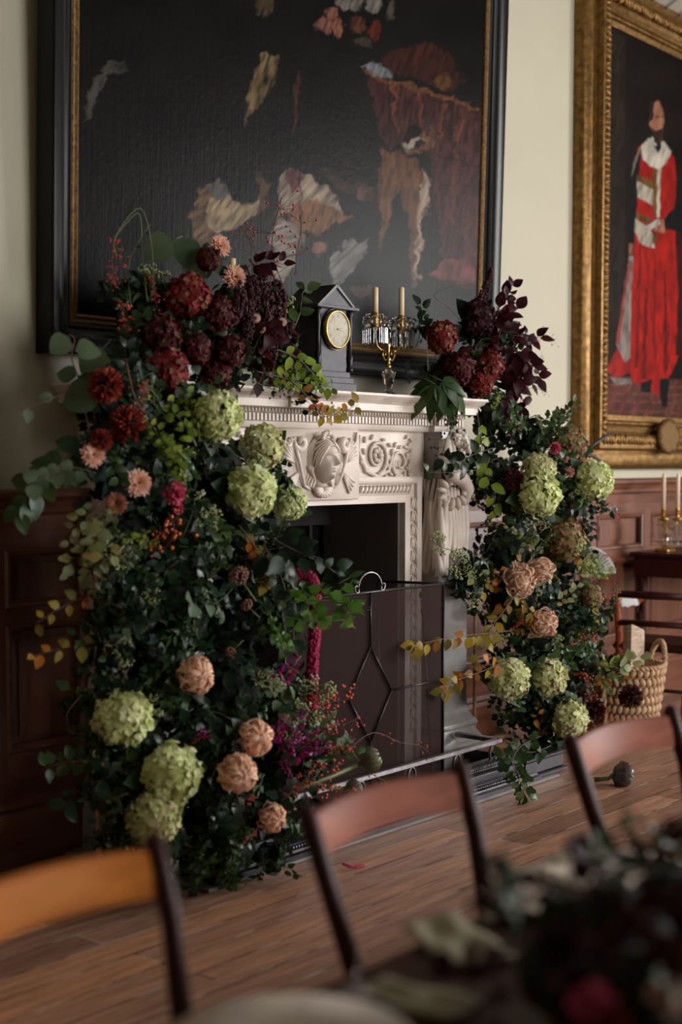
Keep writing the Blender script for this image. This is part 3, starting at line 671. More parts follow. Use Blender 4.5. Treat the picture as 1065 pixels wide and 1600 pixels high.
for k in range(9):
    a = PI + PI * k / 8; b.tube([(fc.x, -.36, 1.385), (fc.x + .055 * math.cos(a), -.365, 1.385 + .036 * math.sin(a))], [.007, .011], 7)
b.build('tablet_scrollwork', M['marble'], tb, smooth=True)
for s_, x_ in ((1, 5.10), (-1, 4.23)):
    b = MB()
    y = -.306
    b.tube(spiral((x_, 1.525), .085, 1.6, s_, -PI * .5, y), [.011 - .00025 * i for i in range(29)], 7)
    b.tube(spiral((x_ + s_ * .17, 1.50), .065, 1.5, -s_, -PI * .6, y), [.009 - .0002 * i for i in range(29)], 7)
    b.tube([(x_ - s_ * .12, y, 1.62), (x_ - s_ * .13, y, 1.55), (x_ - s_ * .08, y, 1.46), (x_, y, 1.435), (x_ + s_ * .09, y, 1.46), (x_ + s_ * .13, y, 1.56)], [.004, .008, .011, .012, .010, .005], 7)
    for k in range(8):
        a = 2 * PI * k / 8; b.ball((x_ + .026 * math.cos(a), y - .008, 1.53 + .026 * math.sin(a)), .013, 7, 5)
    b.ball((x_, y - .02, 1.53), .012, 8, 6)
    for k in range(26):                                      # acanthus lobes along the scrolls
        a = 2 * PI * k / 13; rr = .093 + .02 * (k % 2); cx = x_ if k < 13 else x_ + s_ * .17; c2 = 1.525 if k < 13 else 1.50; rr *= 1 if k < 13 else .75
        xx, z_ = cx + rr * math.cos(a), c2 + rr * math.sin(a)
        if 1.42 < z_ < 1.632: b.ball((xx, y, z_), 1, 7, 5, 0, (.017, .010, .008), Matrix.Rotation(-a + 1.0, 3, 'Y'))
    for k in range(12):
        xx = x_ + s_ * (.245 + .02 * math.sin(k * 2.1)); b.ball((xx, y, 1.44 + .016 * k), 1, 7, 5, 0, (.014, .009, .006), Matrix.Rotation(.8 * (-1) ** k, 3, 'Y'))
    b.build('frieze_scrollwork', M['marble'], fire, smooth=True)
for s_, xa, xb in ((1, 5.47, 5.685), (-1, 3.63, 3.845)):
    cx = (xa + xb) / 2
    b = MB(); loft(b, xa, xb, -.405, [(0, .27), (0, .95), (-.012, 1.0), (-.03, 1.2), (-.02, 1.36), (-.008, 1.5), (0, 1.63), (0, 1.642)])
    pil = b.build('pilaster', M['marble_shaded'], fire); autosmooth(pil, 40)
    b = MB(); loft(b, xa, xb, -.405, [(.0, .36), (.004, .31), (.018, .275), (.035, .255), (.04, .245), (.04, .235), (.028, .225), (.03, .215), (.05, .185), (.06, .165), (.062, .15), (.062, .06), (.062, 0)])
    autosmooth(b.build('plinth', M['marble_shaded'], fire), 40)
    b = MB()
    yf = -.405
    for k in range(8):                                       # drapery that hangs in folds down the front and the side
        x_ = xa + .01 + k * (xb - xa - .02) / 7
        pts = [(x_ + .018 * math.sin(z_ * 14 + k * 1.3) * (1.35 - z_) * 2, yf + .014 - .012 * math.sin(PI * (1.38 - z_) / .55), z_) for z_ in np.linspace(1.38, .98 - .07 * math.sin(k * 2.2), 14)]
        b.tube(pts, [.008 + .012 * math.sin(PI * i / 15 + .2) for i in range(14)], 7)
    for k in range(7):
        y_ = -.30 - k * .017; xs = xa if s_ > 0 else xb
        pts = [(xs + s_ * (.012 - .006 * math.sin(z_ * 9 + k)), y_ - .012 * math.sin(z_ * 16 + k), z_) for z_ in np.linspace(1.42, .97 - .05 * (k % 3), 14)]
        b.tube(pts, [.007 + .011 * math.sin(PI * i / 14 + .15) for i in range(14)], 7)
    b.build('carved_drapery', M['marble'], pil, smooth=True)
    b = MB()
    b.tube([(cx - .08, yf, 1.60), (cx - .1, yf - .02, 1.52), (cx - .06, yf - .03, 1.44), (cx + .02, yf - .032, 1.42), (cx + .09, yf - .02, 1.37), (cx + .07, yf - .01, 1.30)], [.03, .036, .04, .036, .03, .018], 10)
    b.tube(spiral((cx + .02, 1.56), .075, 1.3, 1, 0, yf - .005), [.022 - .0005 * i for i in range(29)], 8)
    for k in range(14):
        a = k * .5; b.ball((cx - .02 + .10 * math.cos(a), yf - .012, 1.36 + .06 * math.sin(a)), 1, 8, 5, 0, (.035, .02, .013), Matrix.Rotation(-a, 3, 'Y'))
    b.build('carved_scroll', M['marble'], pil, smooth=True)
    b = MB()
    for k in range(46): b.ball((cx + random.gauss(.01, .038), yf - .012 - .02 * random.random(), 1.585 + random.gauss(0, .026)), .0125, 7, 5)
    b.build('carved_grapes', M['marble'], pil, smooth=True)
b = MB()
b.box(FX0 + .001, FX0 + .02, -.29, .16, 0, FZ1 - .001, 1); b.box(FX1 - .02, FX1 - .001, -.29, .16, 0, FZ1 - .001, 1)
b.add([(FX0, .16, 0), (FX1, .16, 0), (FX1 - .25, .62, 0), (FX0 + .25, .62, 0), (FX0, .16, 1.25), (FX1, .16, 1.25), (FX1 - .25, .62, 1.2), (FX0 + .25, .62, 1.2)], [(0, 3, 7, 4), (1, 5, 6, 2), (3, 2, 6, 7), (4, 7, 6, 5), (0, 1, 2, 3)])
b.box(FX0, FX1, .12, .17, 1.2, FZ1); b.box(FX1 - .16, FX1 - .14, .13, .15, 0, 1.22)
b.build('firebox', [M['soot'], M['slip']], fire)
# fire basket just seen through the gauze
b = MB()
for k in range(9): b.tube([(4.35 + k * .08, .05, .12), (4.35 + k * .08, .02, .36)], .008, 6)
b.tube([(4.33, .05, .14), (5.01, .05, .14)], .012, 6); b.tube([(4.33, .02, .36), (5.01, .02, .36)], .012, 6)
for x_ in (4.33, 5.01): b.tube([(x_, .05, 0), (x_, .04, .42)], .014, 8); b.ball((x_, .04, .44), .024)
b.box(4.34, 5.0, .05, .35, .12, .14)
tag(b.build('fire_grate', M['darksteel'], None, True), 'black iron fire grate standing in the dark hearth opening behind the screen', 'fire grate')
HZ = .012
b = MB(); b.bbox(SX0 - .02, 5.86, -.83, -.005, 0, HZ, .004); b.box(FX0, FX1, -.01, .12, 0, HZ)
tag(b.build('hearthstone', M['hearth']), 'flat grey stone slab set before the chimneypiece', 'hearthstone')

# ------------------------------------------------------------------ fender: moulded kerb and a polished rail on rings
fen = thing('fender', 'long steel hearth fender with a flat rail carried on rings', 'fender', (0, 0, HZ))
def kerb(mb, pth, prof):
    vs = []; n = len(prof)
    for i, p_ in enumerate(pth):
        p_ = Vector(p_)
        d0 = (p_ - Vector(pth[i - 1])).normalized() if i else (Vector(pth[1]) - p_).normalized()
        d1 = (Vector(pth[i + 1]) - p_).normalized() if i < len(pth) - 1 else d0
        n0 = Vector((d0.y, -d0.x, 0)); n1 = Vector((d1.y, -d1.x, 0)); nn = (n0 + n1); nn /= nn.length_squared / 2
        for o_, z_ in prof: vs.append(p_ + nn * o_ + Vector((0, 0, z_)))
    fs = [(i * n + j, i * n + (j + 1) % n, (i + 1) * n + (j + 1) % n, (i + 1) * n + j) for i in range(len(pth) - 1) for j in range(n)]
    fs += [tuple(range(n))[::-1], tuple((len(pth) - 1) * n + j for j in range(n))]
    mb.add(vs, fs)
b = MB(); KY = -.735
kerb(b, [(3.62, -.45, 0), (3.62, KY, 0), (5.62, KY, 0), (5.62, -.44, 0)],
     [(-.05, 0), (.085, 0), (.085, .018), (.072, .024), (.070, .032), (.06, .036), (.052, .04), (.052, .052), (.04, .058), (.045, .07), (.04, .09), (.022, .10), (.012, .10), (.01, .118), (-.01, .125), (-.05, .125)])
autosmooth(b.build('kerb', M['darksteel'], fen), 40)
b = MB(); x = 3.66
while x < 5.6:
    b.ball((x, KY - .060, .040), .0055, 6, 4); b.box(x, x + .006, KY - .018, KY - .008, .104, .116); x += .016
b.build('beaded_edge', M['steel'], fen, smooth=True)
b = MB(); b.bbox(5.60, 5.98, -.80, -.62, 0, .02, .004); b.bbox(5.615, 5.965, -.785, -.635, .02, .085, .006); b.bbox(5.6, 5.98, -.8, -.62, .085, .105, .006)
b.build('corner_block', M['darksteel'], fen)
b = MB(); b.bbox(3.63, 5.53, -.715, -.685, .20 - HZ, .222 - HZ, .003); b.bbox(5.505, 5.535, -.70, -.46, .20 - HZ, .222 - HZ, .003)
b.build('rail', M['steel'], fen)
for x_ in (3.72, 4.16, 4.49, 4.84, 5.18, 5.47):
    b = MB(); pts = [(x_ + .026 * math.cos(a), -.70, .160 - HZ + .038 * math.sin(a)) for a in [2 * PI * i / 24 for i in range(25)]]
    b.tube(pts, .0045, 6, cap=False, squash=1.6); b.build('rail_ring', M['steel'], fen, smooth=True)

# ------------------------------------------------------------------ three-fold fire screen
scr = thing('fire_screen', 'three-fold black wire fire screen with a diamond on its middle leaf', 'fire screen', (4.675, -.6, HZ))
def leafframe(parent, w, h, name, M4, deco=False):
    b = MB(); r_ = .0065
    for p_, q_ in (((-w, 0, 0), (-w, 0, h)), ((w, 0, 0), (w, 0, h)), ((-w, 0, .01), (w, 0, .01)), ((-w, 0, h), (w, 0, h))): b.tube([M4 @ Vector(p_), M4 @ Vector(q_)], r_, 6)
    fr = b.build('leaf_frame', M['iron'], parent, smooth=True)
    b = MB(); b.add([M4 @ Vector(v) for v in ((-w, .002, .01), (w, .002, .01), (w, .002, h), (-w, .002, h))], [(0, 1, 2, 3)]); b.build('wire_gauze', M['gauze'], parent, fixn=False)
    return fr
SH_ = .955 - HZ
leafframe(scr, .537, SH_, 'm', Matrix.Identity(4))
for s_ in (-1, 1):
    Mw = Matrix.Translation((s_ * (.537 + .012), .008, 0)) @ Matrix.Rotation(s_ * R(-104), 4, 'Z') @ Matrix.Translation((-s_ * .155, 0, 0)) @ Matrix.Identity(4)
    Mw = Matrix.Translation((s_ * .54, .01, 0)) @ Matrix.Rotation(s_ * R(105), 4, 'Z') @ Matrix.Translation((s_ * .155, 0, 0))
    leafframe(scr, .155, SH_, 'w', Mw)
b = MB(); zt, zm, zb = .726 - HZ, .524 - HZ, .321 - HZ
for p_, q_ in (((0, zt), (0, SH_)), ((0, zt), (-.147, zm)), ((0, zt), (.147, zm)), ((-.147, zm), (0, zb)), ((.147, zm), (0, zb)), ((0, zb), (0, 0)), ((.147, zm), (.537, zm)), ((-.147, zm), (-.537, zm))):
    b.tube([(p_[0], -.006, p_[1]), (q_[0], -.006, q_[1])], .0048, 6)
b.build('diamond_bars', M['iron'], scr, smooth=True)
b = MB(); pts = []
def curl(s_): return [(s_ * (.078 + .014 - .014 * math.cos(a)) , -.004, SH_ + .03 + .014 * math.sin(a)) for a in np.linspace(PI * 1.6, -.0, 10)]
arch = [(.078 * math.cos(a), -.004, SH_ + .022 + .062 * math.sin(a)) for a in np.linspace(PI, 0, 20)]
for s_ in (-1, 1):
    b.tube([(s_ * .078, -.004, SH_ + .024), (s_ * .076, -.004, SH_ + .004), (s_ * .088, -.004, SH_ + .002), (s_ * .10, -.004, SH_ + .012), (s_ * .102, -.004, SH_ + .028), (s_ * .092, -.004, SH_ + .034), (s_ * .086, -.004, SH_ + .026)], .0032, 6)
b.tube(arch, .0036, 6); b.build('carrying_handle', M['steel'], scr, smooth=True)

# ------------------------------------------------------------------ poker that leans on the marble
b = MB()
for i in range(5): b.ball((0, 0, .12 + .30 * (i / 1.6) ** .9 if i else .12), .010, 8, 6, 0, (1, 1, 1.6))
b.tube([(0, 0, 0), (0, 0, .86)], .0055, 8); b.tube([(0, 0, .0), (0, 0, .12)], [.008, .010], 8); b.ball((0, 0, .88), .012, 8, 6, 0, (1, 1, 1.5))
b.build('shaft', M['iron'], None, True)
pk = bpy.data.objects['shaft']; pr = thing('poker', 'thin black fire poker leaning beside the screen against the marble', 'poker', (5.275, -.50, HZ), rot=(R(-6.5), R(3), 0)); pk.parent = pr
# ------------------------------------------------------------------ mantel clock
SZ = 1.801
ck = thing('mantel_clock', 'black slate temple-fronted mantel clock with a cream dial', 'clock', (4.805, -.30, SZ))
b = MB()
for hw, z0, z1, e in ((.122, 0, .042, .03), (.112, .042, .067, .02), (.10, .067, .093, .01)): b.bbox(-hw, hw, -e, .17 + e, z0, z1, .002)
b.build('stepped_base', M['slate'], ck)
b = MB(); b.bbox(-.087, .087, 0, .16, .093, .365, .002); b.build('case', M['slate'], ck)
b = MB(); b.bbox(-.142, .142, -.03, .20, .362, .376, .002); b.build('cornice', M['slate'], ck)
b = MB(); b.prism([(-.112, .376), (.112, .376), (0, .455)], -.012, .18); b.prism([(-.125, .376), (-.112, .376), (.004, .458), (-.004, .468)], -.02, .19, 1); b.prism([(.125, .376), (.112, .376), (-.004, .458), (.004, .468)], -.02, .19, 1)
b.build('gable_roof', [M['slate'], M['slated']], ck)
for s_ in (-1, 1):
    b = MB(); b.lathe([(.016, .093), (.016, .11), (.011, .116), (.013, .14), (.016, .16), (.010, .17), (.009, .25), (.013, .30), (.010, .33), (.016, .345), (.016, .362)], 16, (s_ * .108, .0, 0)); b.build('column', M['slated'], ck, smooth=True)
b = MB(); MF = Matrix.Translation((0, -.001, .274)) @ Matrix.Rotation(R(90), 4, 'X')
b.lathe([(.086, 0), (.086, .018), (.080, .026), (.076, .026), (.075, .018)], 40, M4=MF); bz = b.build('bezel', M['giltb'], ck, smooth=True)
b = MB(); b.lathe([(.09, 0), (.09, .012), (.086, .012)], 40, M4=MF); b.build('bezel_surround', M['slated'], ck)
b = MB(); b.lathe([(.0755, .012), (.0755, .021), (.001, .022)], 40, M4=MF); dl = b.build('dial', M['dial'], ck, smooth=False)
b = MB()
RN = ['XII', 'I', 'II', 'III', 'IIII', 'V', 'VI', 'VII', 'VIII', 'IX', 'X', 'XI']
for i, r_ in enumerate(RN):                                  # Roman chapter ring
    a = PI / 2 - i * PI / 6; Mi = MF @ Matrix.Translation((.058 * math.cos(a), .058 * math.sin(a), .0225)) @ Matrix.Rotation(a - PI / 2, 4, 'Z')
    wd = {'I': .0022, 'V': .0045, 'X': .0045}; tot = sum(wd[c] for c in r_); xx = -tot / 2
    for c in r_:
        w = wd[c]; cx = xx + w / 2; xx += w
        def bar(x0, y0, x1, y1):
            d = Vector((x1 - x0, y1 - y0, 0)).normalized(); n_ = Vector((-d.y, d.x, 0)) * .0005; b.add([Mi @ (Vector((x0, y0, 0)) + n_), Mi @ (Vector((x0, y0, 0)) - n_), Mi @ (Vector((x1, y1, 0)) - n_), Mi @ (Vector((x1, y1, 0)) + n_)], [(0, 1, 2, 3)])
        if c == 'I': bar(cx, -.005, cx, .005)
        if c == 'V': bar(cx - w * .4, .005, cx, -.005); bar(cx + w * .4, .005, cx, -.005)
        if c == 'X': bar(cx - w * .4, .005, cx + w * .4, -.005); bar(cx + w * .4, .005, cx - w * .4, -.005)
for i in range(60):
    a = 2 * PI * i / 60; b.add([MF @ Vector((r1 * math.cos(a + d), r1 * math.sin(a + d), .0226)) for r1, d in ((.068, -.008), (.068, .008), (.071, .008), (.071, -.008))], [(0, 1, 2, 3)])
b.build('chapter_ring', M['ink'], dl, fixn=False)
b = MB()
for a, l_, w_ in ((PI / 2 - 2.6 * PI / 6, .032, .002), (PI / 2 - 3.4 * PI / 6, .048, .0014)):
    b.add([MF @ Vector((math.cos(a) * t - math.sin(a) * u, math.sin(a) * t + math.cos(a) * u, .0245)) for t, u in ((-.006, 0), (.004, w_), (l_, 0), (.004, -w_))], [(0, 1, 2, 3)])
b.lathe([(.004, .0235), (.004, .026), (.001, .026)], 12, M4=MF); b.build('hand', M['ink'], dl)

# ------------------------------------------------------------------ crystal lustre candelabrum on the mantel
cd = thing('candelabrum', 'two-armed gilt and crystal candelabrum hung with glass prisms, beside the clock', 'candelabrum', (5.222, -.28, SZ))
b = MB(); b.lathe([(.042, 0), (.042, .008), (.034, .014), (.020, .02), (.014, .035), (.022, .055), (.026, .085), (.033, .105), (.036, .112), (.020, .116), (.010, .13)], 20)
b.build('crystal_foot', M['glass'], cd, smooth=False)
b = MB(); b.lathe([(.010, .125), (.016, .135), (.010, .145), (.008, .16), (.014, .17), (.007, .18), (.006, .22), (.009, .23), (.004, .245), (.006, .262), (.001, .272)], 14)
for s_ in (-1, 1):
    b.tube([(s_ * .004, 0, .17), (s_ * .03, 0, .165), (s_ * .045, 0, .19), (s_ * .035, 0, .215), (s_ * .02, 0, .205), (s_ * .022, 0, .19), (s_ * .03, 0, .188)], .0045, 8)
    b.tube([(s_ * .038, 0, .21), (s_ * .06, 0, .21), (s_ * .085, 0, .225), (s_ * .098, 0, .26), (s_ * .098, 0, .30)], [.005, .005, .004, .004, .006], 8)
    b.lathe([(.008, .295), (.014, .30), (.015, .33), (.012, .375), (.016, .378), (.0135, .372)], 14, (s_ * .098, 0, 0))
b.build('gilt_branch', M['giltb'], cd, smooth=True)
CT = [2.290 - SZ, 2.308 - SZ]
for k, s_ in enumerate((-1, 1)):
    b = MB(); c_ = (s_ * .098, 0, 0)
    b.lathe([(.016, .30), (.05, .305), (.055, .318), (.05, .323), (.016, .312)], 24, c_); b.lathe([(.014, .352), (.040, .356), (.046, .366), (.040, .368), (.014, .362)], 20, c_)
    for i in range(12):
        a = 2 * PI * i / 12
        for r_, z_, s2 in ((.052, .330, .012), (.050, .350, .010)): b.ball((c_[0] + r_ * math.cos(a), r_ * math.sin(a), z_), s2, 7, 5)
    bob = b.build('drip_pan', M['glass'], cd, smooth=True)
    b = MB()
    for i in range(12):
        a = 2 * PI * i / 12 + .13; x_, y_ = c_[0] + .051 * math.cos(a), .051 * math.sin(a)
        b.lathe([(.001, .226), (.0065, .236), (.0055, .305), (.001, .312)], 6, (x_, y_, 0))
    b.build('crystal_drop', M['glass'], bob)
    nm = tag(MB().lathe([(.0125, SZ + .372), (.0125, SZ + CT[k] - .004), (.008, SZ + CT[k]), (.001, SZ + CT[k])], 16, (5.222 + s_ * .098, -.28, 0)).build('candle', M['wax'], None, True),
             ['cream candle in the candelabrum arm nearer the clock', 'cream candle in the candelabrum arm farther from the clock'][k], 'candle')
    w_ = MB().tube([(5.222 + s_ * .098, -.28, SZ + CT[k] - .002), (5.222 + s_ * .098 + .002, -.28, SZ + CT[k] + .007)], .001, 5).build('wick', M['ink'], nm)
p = at(363, 404, -.25)
b = MB(); b.lathe([(.013, p.z - .07), (.013, p.z), (.004, p.z + .001), (.001, p.z)], 16, (p.x, p.y, 0)); k3 = tag(b.build('candle', M['wax'], None, True), 'cream candle tip showing above the peach chrysanthemum in the larger arrangement', 'candle')
b = MB(); b.lathe([(.05, SZ), (.05, SZ + .015), (.02, SZ + .03), (.01, SZ + .06), (.012, p.z - .18), (.02, p.z - .12), (.022, p.z - .08), (.014, p.z - .072)], 18, (p.x, p.y, 0))
tag(b.build('candlestick', M['giltb'], None, True), 'brass candlestick hidden among flowers on the mantelpiece', 'candlestick')

# ------------------------------------------------------------------ serving table, candle-lustre, chair and log basket by the long wall
TX = 7.92; tz = .945
st = thing('serving_table', 'long dark mahogany serving table against the wainscot under the portrait', 'table', (TX, -.35, 0))
b = MB(); b.bbox(0, 1.7, -.32, .26, tz - .025, tz, .006); b.build('table_top', M['tablew'], st)
b = MB(); b.bbox(.03, 1.67, -.29, .24, tz - .15, tz - .025, .004); b.build('apron', M['chaird'], st)
for x_ in (.07, 1.63):
    for y_ in (-.25, .2):
        b = MB(); b.lathe([(.018, 0), (.022, .03), (.016, .06), (.024, .2), (.028, .5), (.020, .62), (.032, .66), (.032, tz - .12)], 14, (x_, y_, 0)); b.build('leg', M['chaird'], st, smooth=True)
lp = atz(1038, 862, tz)
lus = thing('lustre_candlestick', 'gilt two-light candlestick hung with crystal drops on the serving table', 'candlestick', (lp.x, lp.y, tz))
b = MB(); b.bbox(-.05, .05, -.05, .05, 0, .022, .006); b.lathe([(.03, .022), (.012, .04), (.009, .08), (.018, .11), (.009, .14), (.012, .20), (.03, .215), (.008, .225)], 14); b.build('gilt_foot', M['giltb'], lus, smooth=False)
dirn = RT.copy(); dirn.z = 0; dirn.normalize()
b = MB(); cpos = []
for s_ in (-.12, .8):
    e_ = dirn * .095 * s_; cpos.append(e_); b.tube([(0, 0, .16), (e_.x * .6, e_.y * .6, .14), (e_.x, e_.y, .19), (e_.x, e_.y, .225)], .006, 7)
    b.lathe([(.008, .19), (.034, .20), (.036, .206), (.010, .212), (.014, .225), (.014, .262), (.017, .27)], 16, (e_.x, e_.y, 0))
b.build('gilt_arm', M['giltb'], lus, smooth=True)
b = MB()
for e_ in cpos:
    for i in range(8):
        a = 2 * PI * i / 8; x_, y_ = e_.x + .034 * math.cos(a), e_.y + .034 * math.sin(a)
        b.lathe([(.001, .03), (.010, .05), (.006, .07), (.007, .085), (.007, .165), (.003, .18), (.006, .19), (.001, .202)], 6, (x_, y_, 0))
b.build('crystal_drop', M['glass'], lus)
for k, e_ in enumerate(cpos):
    b = MB(); b.lathe([(.0125, tz + .255), (.0125, tz + .46), (.009, tz + .475), (.001, tz + .495)], 14, (lp.x + e_.x, lp.y + e_.y, 0))
    tag(b.build('candle', M['waxw'], None, True), ['tall ivory candle in the lustre candlestick, the one nearer the flowers', 'tall ivory candle in the lustre candlestick, the one at the picture edge'][k], 'candle')
# armchair behind the basket
ac = thing('armchair', 'dark wooden armchair with scrolled arms between the log basket and serving table', 'chair', (7.55, -.52, 0), rot=(0, 0, R(8)))
b = MB(); b.bbox(-.22, .24, -.24, .24, .42, .47, .02); b.build('seat', M['chaird'], ac)
for s_ in (-1, 1):
    b = MB(); b.tube([(.21, s_ * .21, 0), (.20, s_ * .21, .2), (.22, s_ * .21, .45), (.19, s_ * .22, .60)], [.018, .022, .026, .018], 8); b.build('front_leg', M['chaird'], ac, smooth=True)
    b = MB(); b.tube([(-.26, s_ * .2, 0), (-.20, s_ * .2, .3), (-.20, s_ * .2, .5), (-.235, s_ * .21, .745)], [.018, .022, .022, .018], 8); b.build('rear_leg', M['chairw'], ac, smooth=True)
    b = MB(); b.tube([(-.22, s_ * .215, .68), (-.12, s_ * .23, .70), (.0, s_ * .235, .675), (.10, s_ * .235, .655), (.20, s_ * .23, .665), (.25, s_ * .225, .69), (.26, s_ * .225, .665)], [.016, .018, .018, .017, .02, .022, .012], 10)
    for x_ in (-.02, .2): b.ball((x_, s_ * .25, .67), .016, 10, 8)
    b.build('arm', M['chairw'], ac, smooth=True)
b = MB(); b.tube([(-.235, -.2, .745), (-.27, 0, .75), (-.235, .2, .745)], [.02, .024, .02], 8, squash=.5); b.build('back_rail', M['chaird'], ac, smooth=True)
b = MB(); b.tube([(-.215, -.2, .58), (-.24, 0, .585), (-.215, .2, .58)], .018, 8); b.build('back_rail', M['chaird'], ac, smooth=True)
b = MB(); b.tube([(.20, -.2, .17), (-.23, -.2, .17)], .011, 7); b.tube([(.20, .2, .17), (-.23, .2, .17)], .011, 7); b.tube([(0, -.2, .17), (0, .2, .17)], .011, 7); b.build('stretcher', M['chaird'], ac, smooth=True)
# white napkin over the chair's far arm
b = MB(); n = 10; o0 = ac.matrix_basis @ Vector((0, 0, 0)); vs = []
for i in range(n + 1):
    for j in range(7):
        t = i / n; u = j / 6 - .5; a = (t - .5) * 2
        vs.append(Vector((7.47 + .05 * u + a * .02, -.30 + .0 + a * .055 * (1 if abs(a) > .3 else 1), .722 - .09 * max(0, abs(a) - .35) + .006 * math.sin(j * 2.1 + i))) + Vector((u * .16, 0, 0)))
b.add(vs, [(i * 7 + j, i * 7 + j + 1, (i + 1) * 7 + j + 1, (i + 1) * 7 + j) for i in range(n) for j in range(6)])
nk = b.build('napkin', M['clothd'], None, True); md = nk.modifiers.new('t', 'SOLIDIFY'); md.thickness = .006; tag(nk, 'white cloth folded over the arm of the dark armchair', 'napkin')
# log basket
BC = Vector((6.95, -.60, 0)); bt, bb_, bh = .195, .145, .40
bk = thing('log_basket', 'round plaited rush log basket with rope handles', 'basket', tuple(BC))
b = MB(); b.lathe([(.001, .0), (bb_ * .97, .0), (bt * .97, bh), (bt * .93, bh), (bb_ * .9, .02), (.001, .02)], 32); b.build('basket_lining', M['rush'], bk, smooth=True)
b = MB(); rows = 8
for i in range(rows):
    z_ = .025 + i * bh / rows; r_ = bb_ + (bt - bb_) * (z_ / bh) + .006; n = 34
    for j in range(n):
        a = 2 * PI * (j + .5 * (i % 2)) / n; M3 = Matrix.Rotation(a, 3, 'Z') @ Matrix.Rotation(.35 * (-1) ** i, 3, 'X')
        b.ball((r_ * math.cos(a), r_ * math.sin(a), z_), 1, 7, 5, 0, (.014, .019, .025), M3)
b.build('plaited_rows', M['rush'], bk, smooth=True)
def rope(mb, pts, r_, tw=9, n=60, mi=0):
    pts = [Vector(p_) for p_ in pts]; seg = len(pts) - 1; out = [[], []]
    for i in range(n + 1):
        t = i / n * seg; k = min(int(t), seg - 1); p_ = pts[k].lerp(pts[k + 1], t - k); d = (pts[k + 1] - pts[k]).normalized(); u = d.orthogonal().normalized(); w = d.cross(u); a = tw * 2 * PI * i / n
        for s_ in (0, 1): out[s_].append(p_ + (u * math.cos(a + PI * s_) + w * math.sin(a + PI * s_)) * r_ * .55)
    for o_ in out: mb.tube(o_, r_ * .62, 6, mi)
b = MB(); rope(b, [(bt * math.cos(a) * 1.02, bt * math.sin(a) * 1.02, bh) for a in np.linspace(0, 2 * PI, 33)], .014, 24, 160); b.build('rolled_rim', M['rush'], bk, smooth=True)
for a0 in (R(-35), R(145)):
    b = MB(); P_ = []
    for t in np.linspace(0, 1, 12):
        a = a0 + (t - .5) * .9; hh = bh + .12 * math.sin(PI * t) ** .6; r_ = bt * 1.03; P_.append((r_ * math.cos(a), r_ * math.sin(a), hh))
    a = a0 + .45; down = [((bb_ + (bt - bb_) * (z_ / bh) + .026) * math.cos(a), (bb_ + (bt - bb_) * (z_ / bh) + .026) * math.sin(a), z_) for z_ in (.34, .2, .06)]
    rope(b, P_ + down, .014, 14, 110); b.build('rope_handle', M['rush'], bk, smooth=True)
def log(c, d, r_, L, lab, seed, bk_=False):
    random.seed(seed); b = MB(); n = 14; rr = [r_ * (.8 + .3 * random.random()) * (.6 if 3 < j < 8 else 1) for j in range(n)]; Mx = Matrix.Translation(c) @ frame_of(d); vs = []
    for k in range(5):
        for j in range(n): a = 2 * PI * j / n; vs.append(Mx @ Vector((rr[j] * math.cos(a), rr[j] * math.sin(a), (k / 4 - .5) * L)))
    b.add(vs, [(k * n + j, k * n + (j + 1) % n, (k + 1) * n + (j + 1) % n, (k + 1) * n + j) for k in range(4) for j in range(n)], 0)
    b.add([vs[4 * n + j] for j in range(n)], [tuple(range(n))], 1); b.add([vs[j] for j in range(n)], [tuple(range(n))[::-1]], 1)
    b.m = [2 if (i < 4 * n and bk_ and not (3 <= i % n < 8)) else 0 for i in range(len(b.m))]
    o = b.build('log', [M['log'], M['log'], M['bark']]); tag(o, lab, 'log')
log((6.97, -.63, .455), (.5, .25, 1), .068, .30, 'split log with a pale face standing in the rush basket', 3)
log((6.86, -.52, .34), (-.3, .2, 1), .05, .28, 'darker bark-covered log deeper in the rush basket', 4, True)

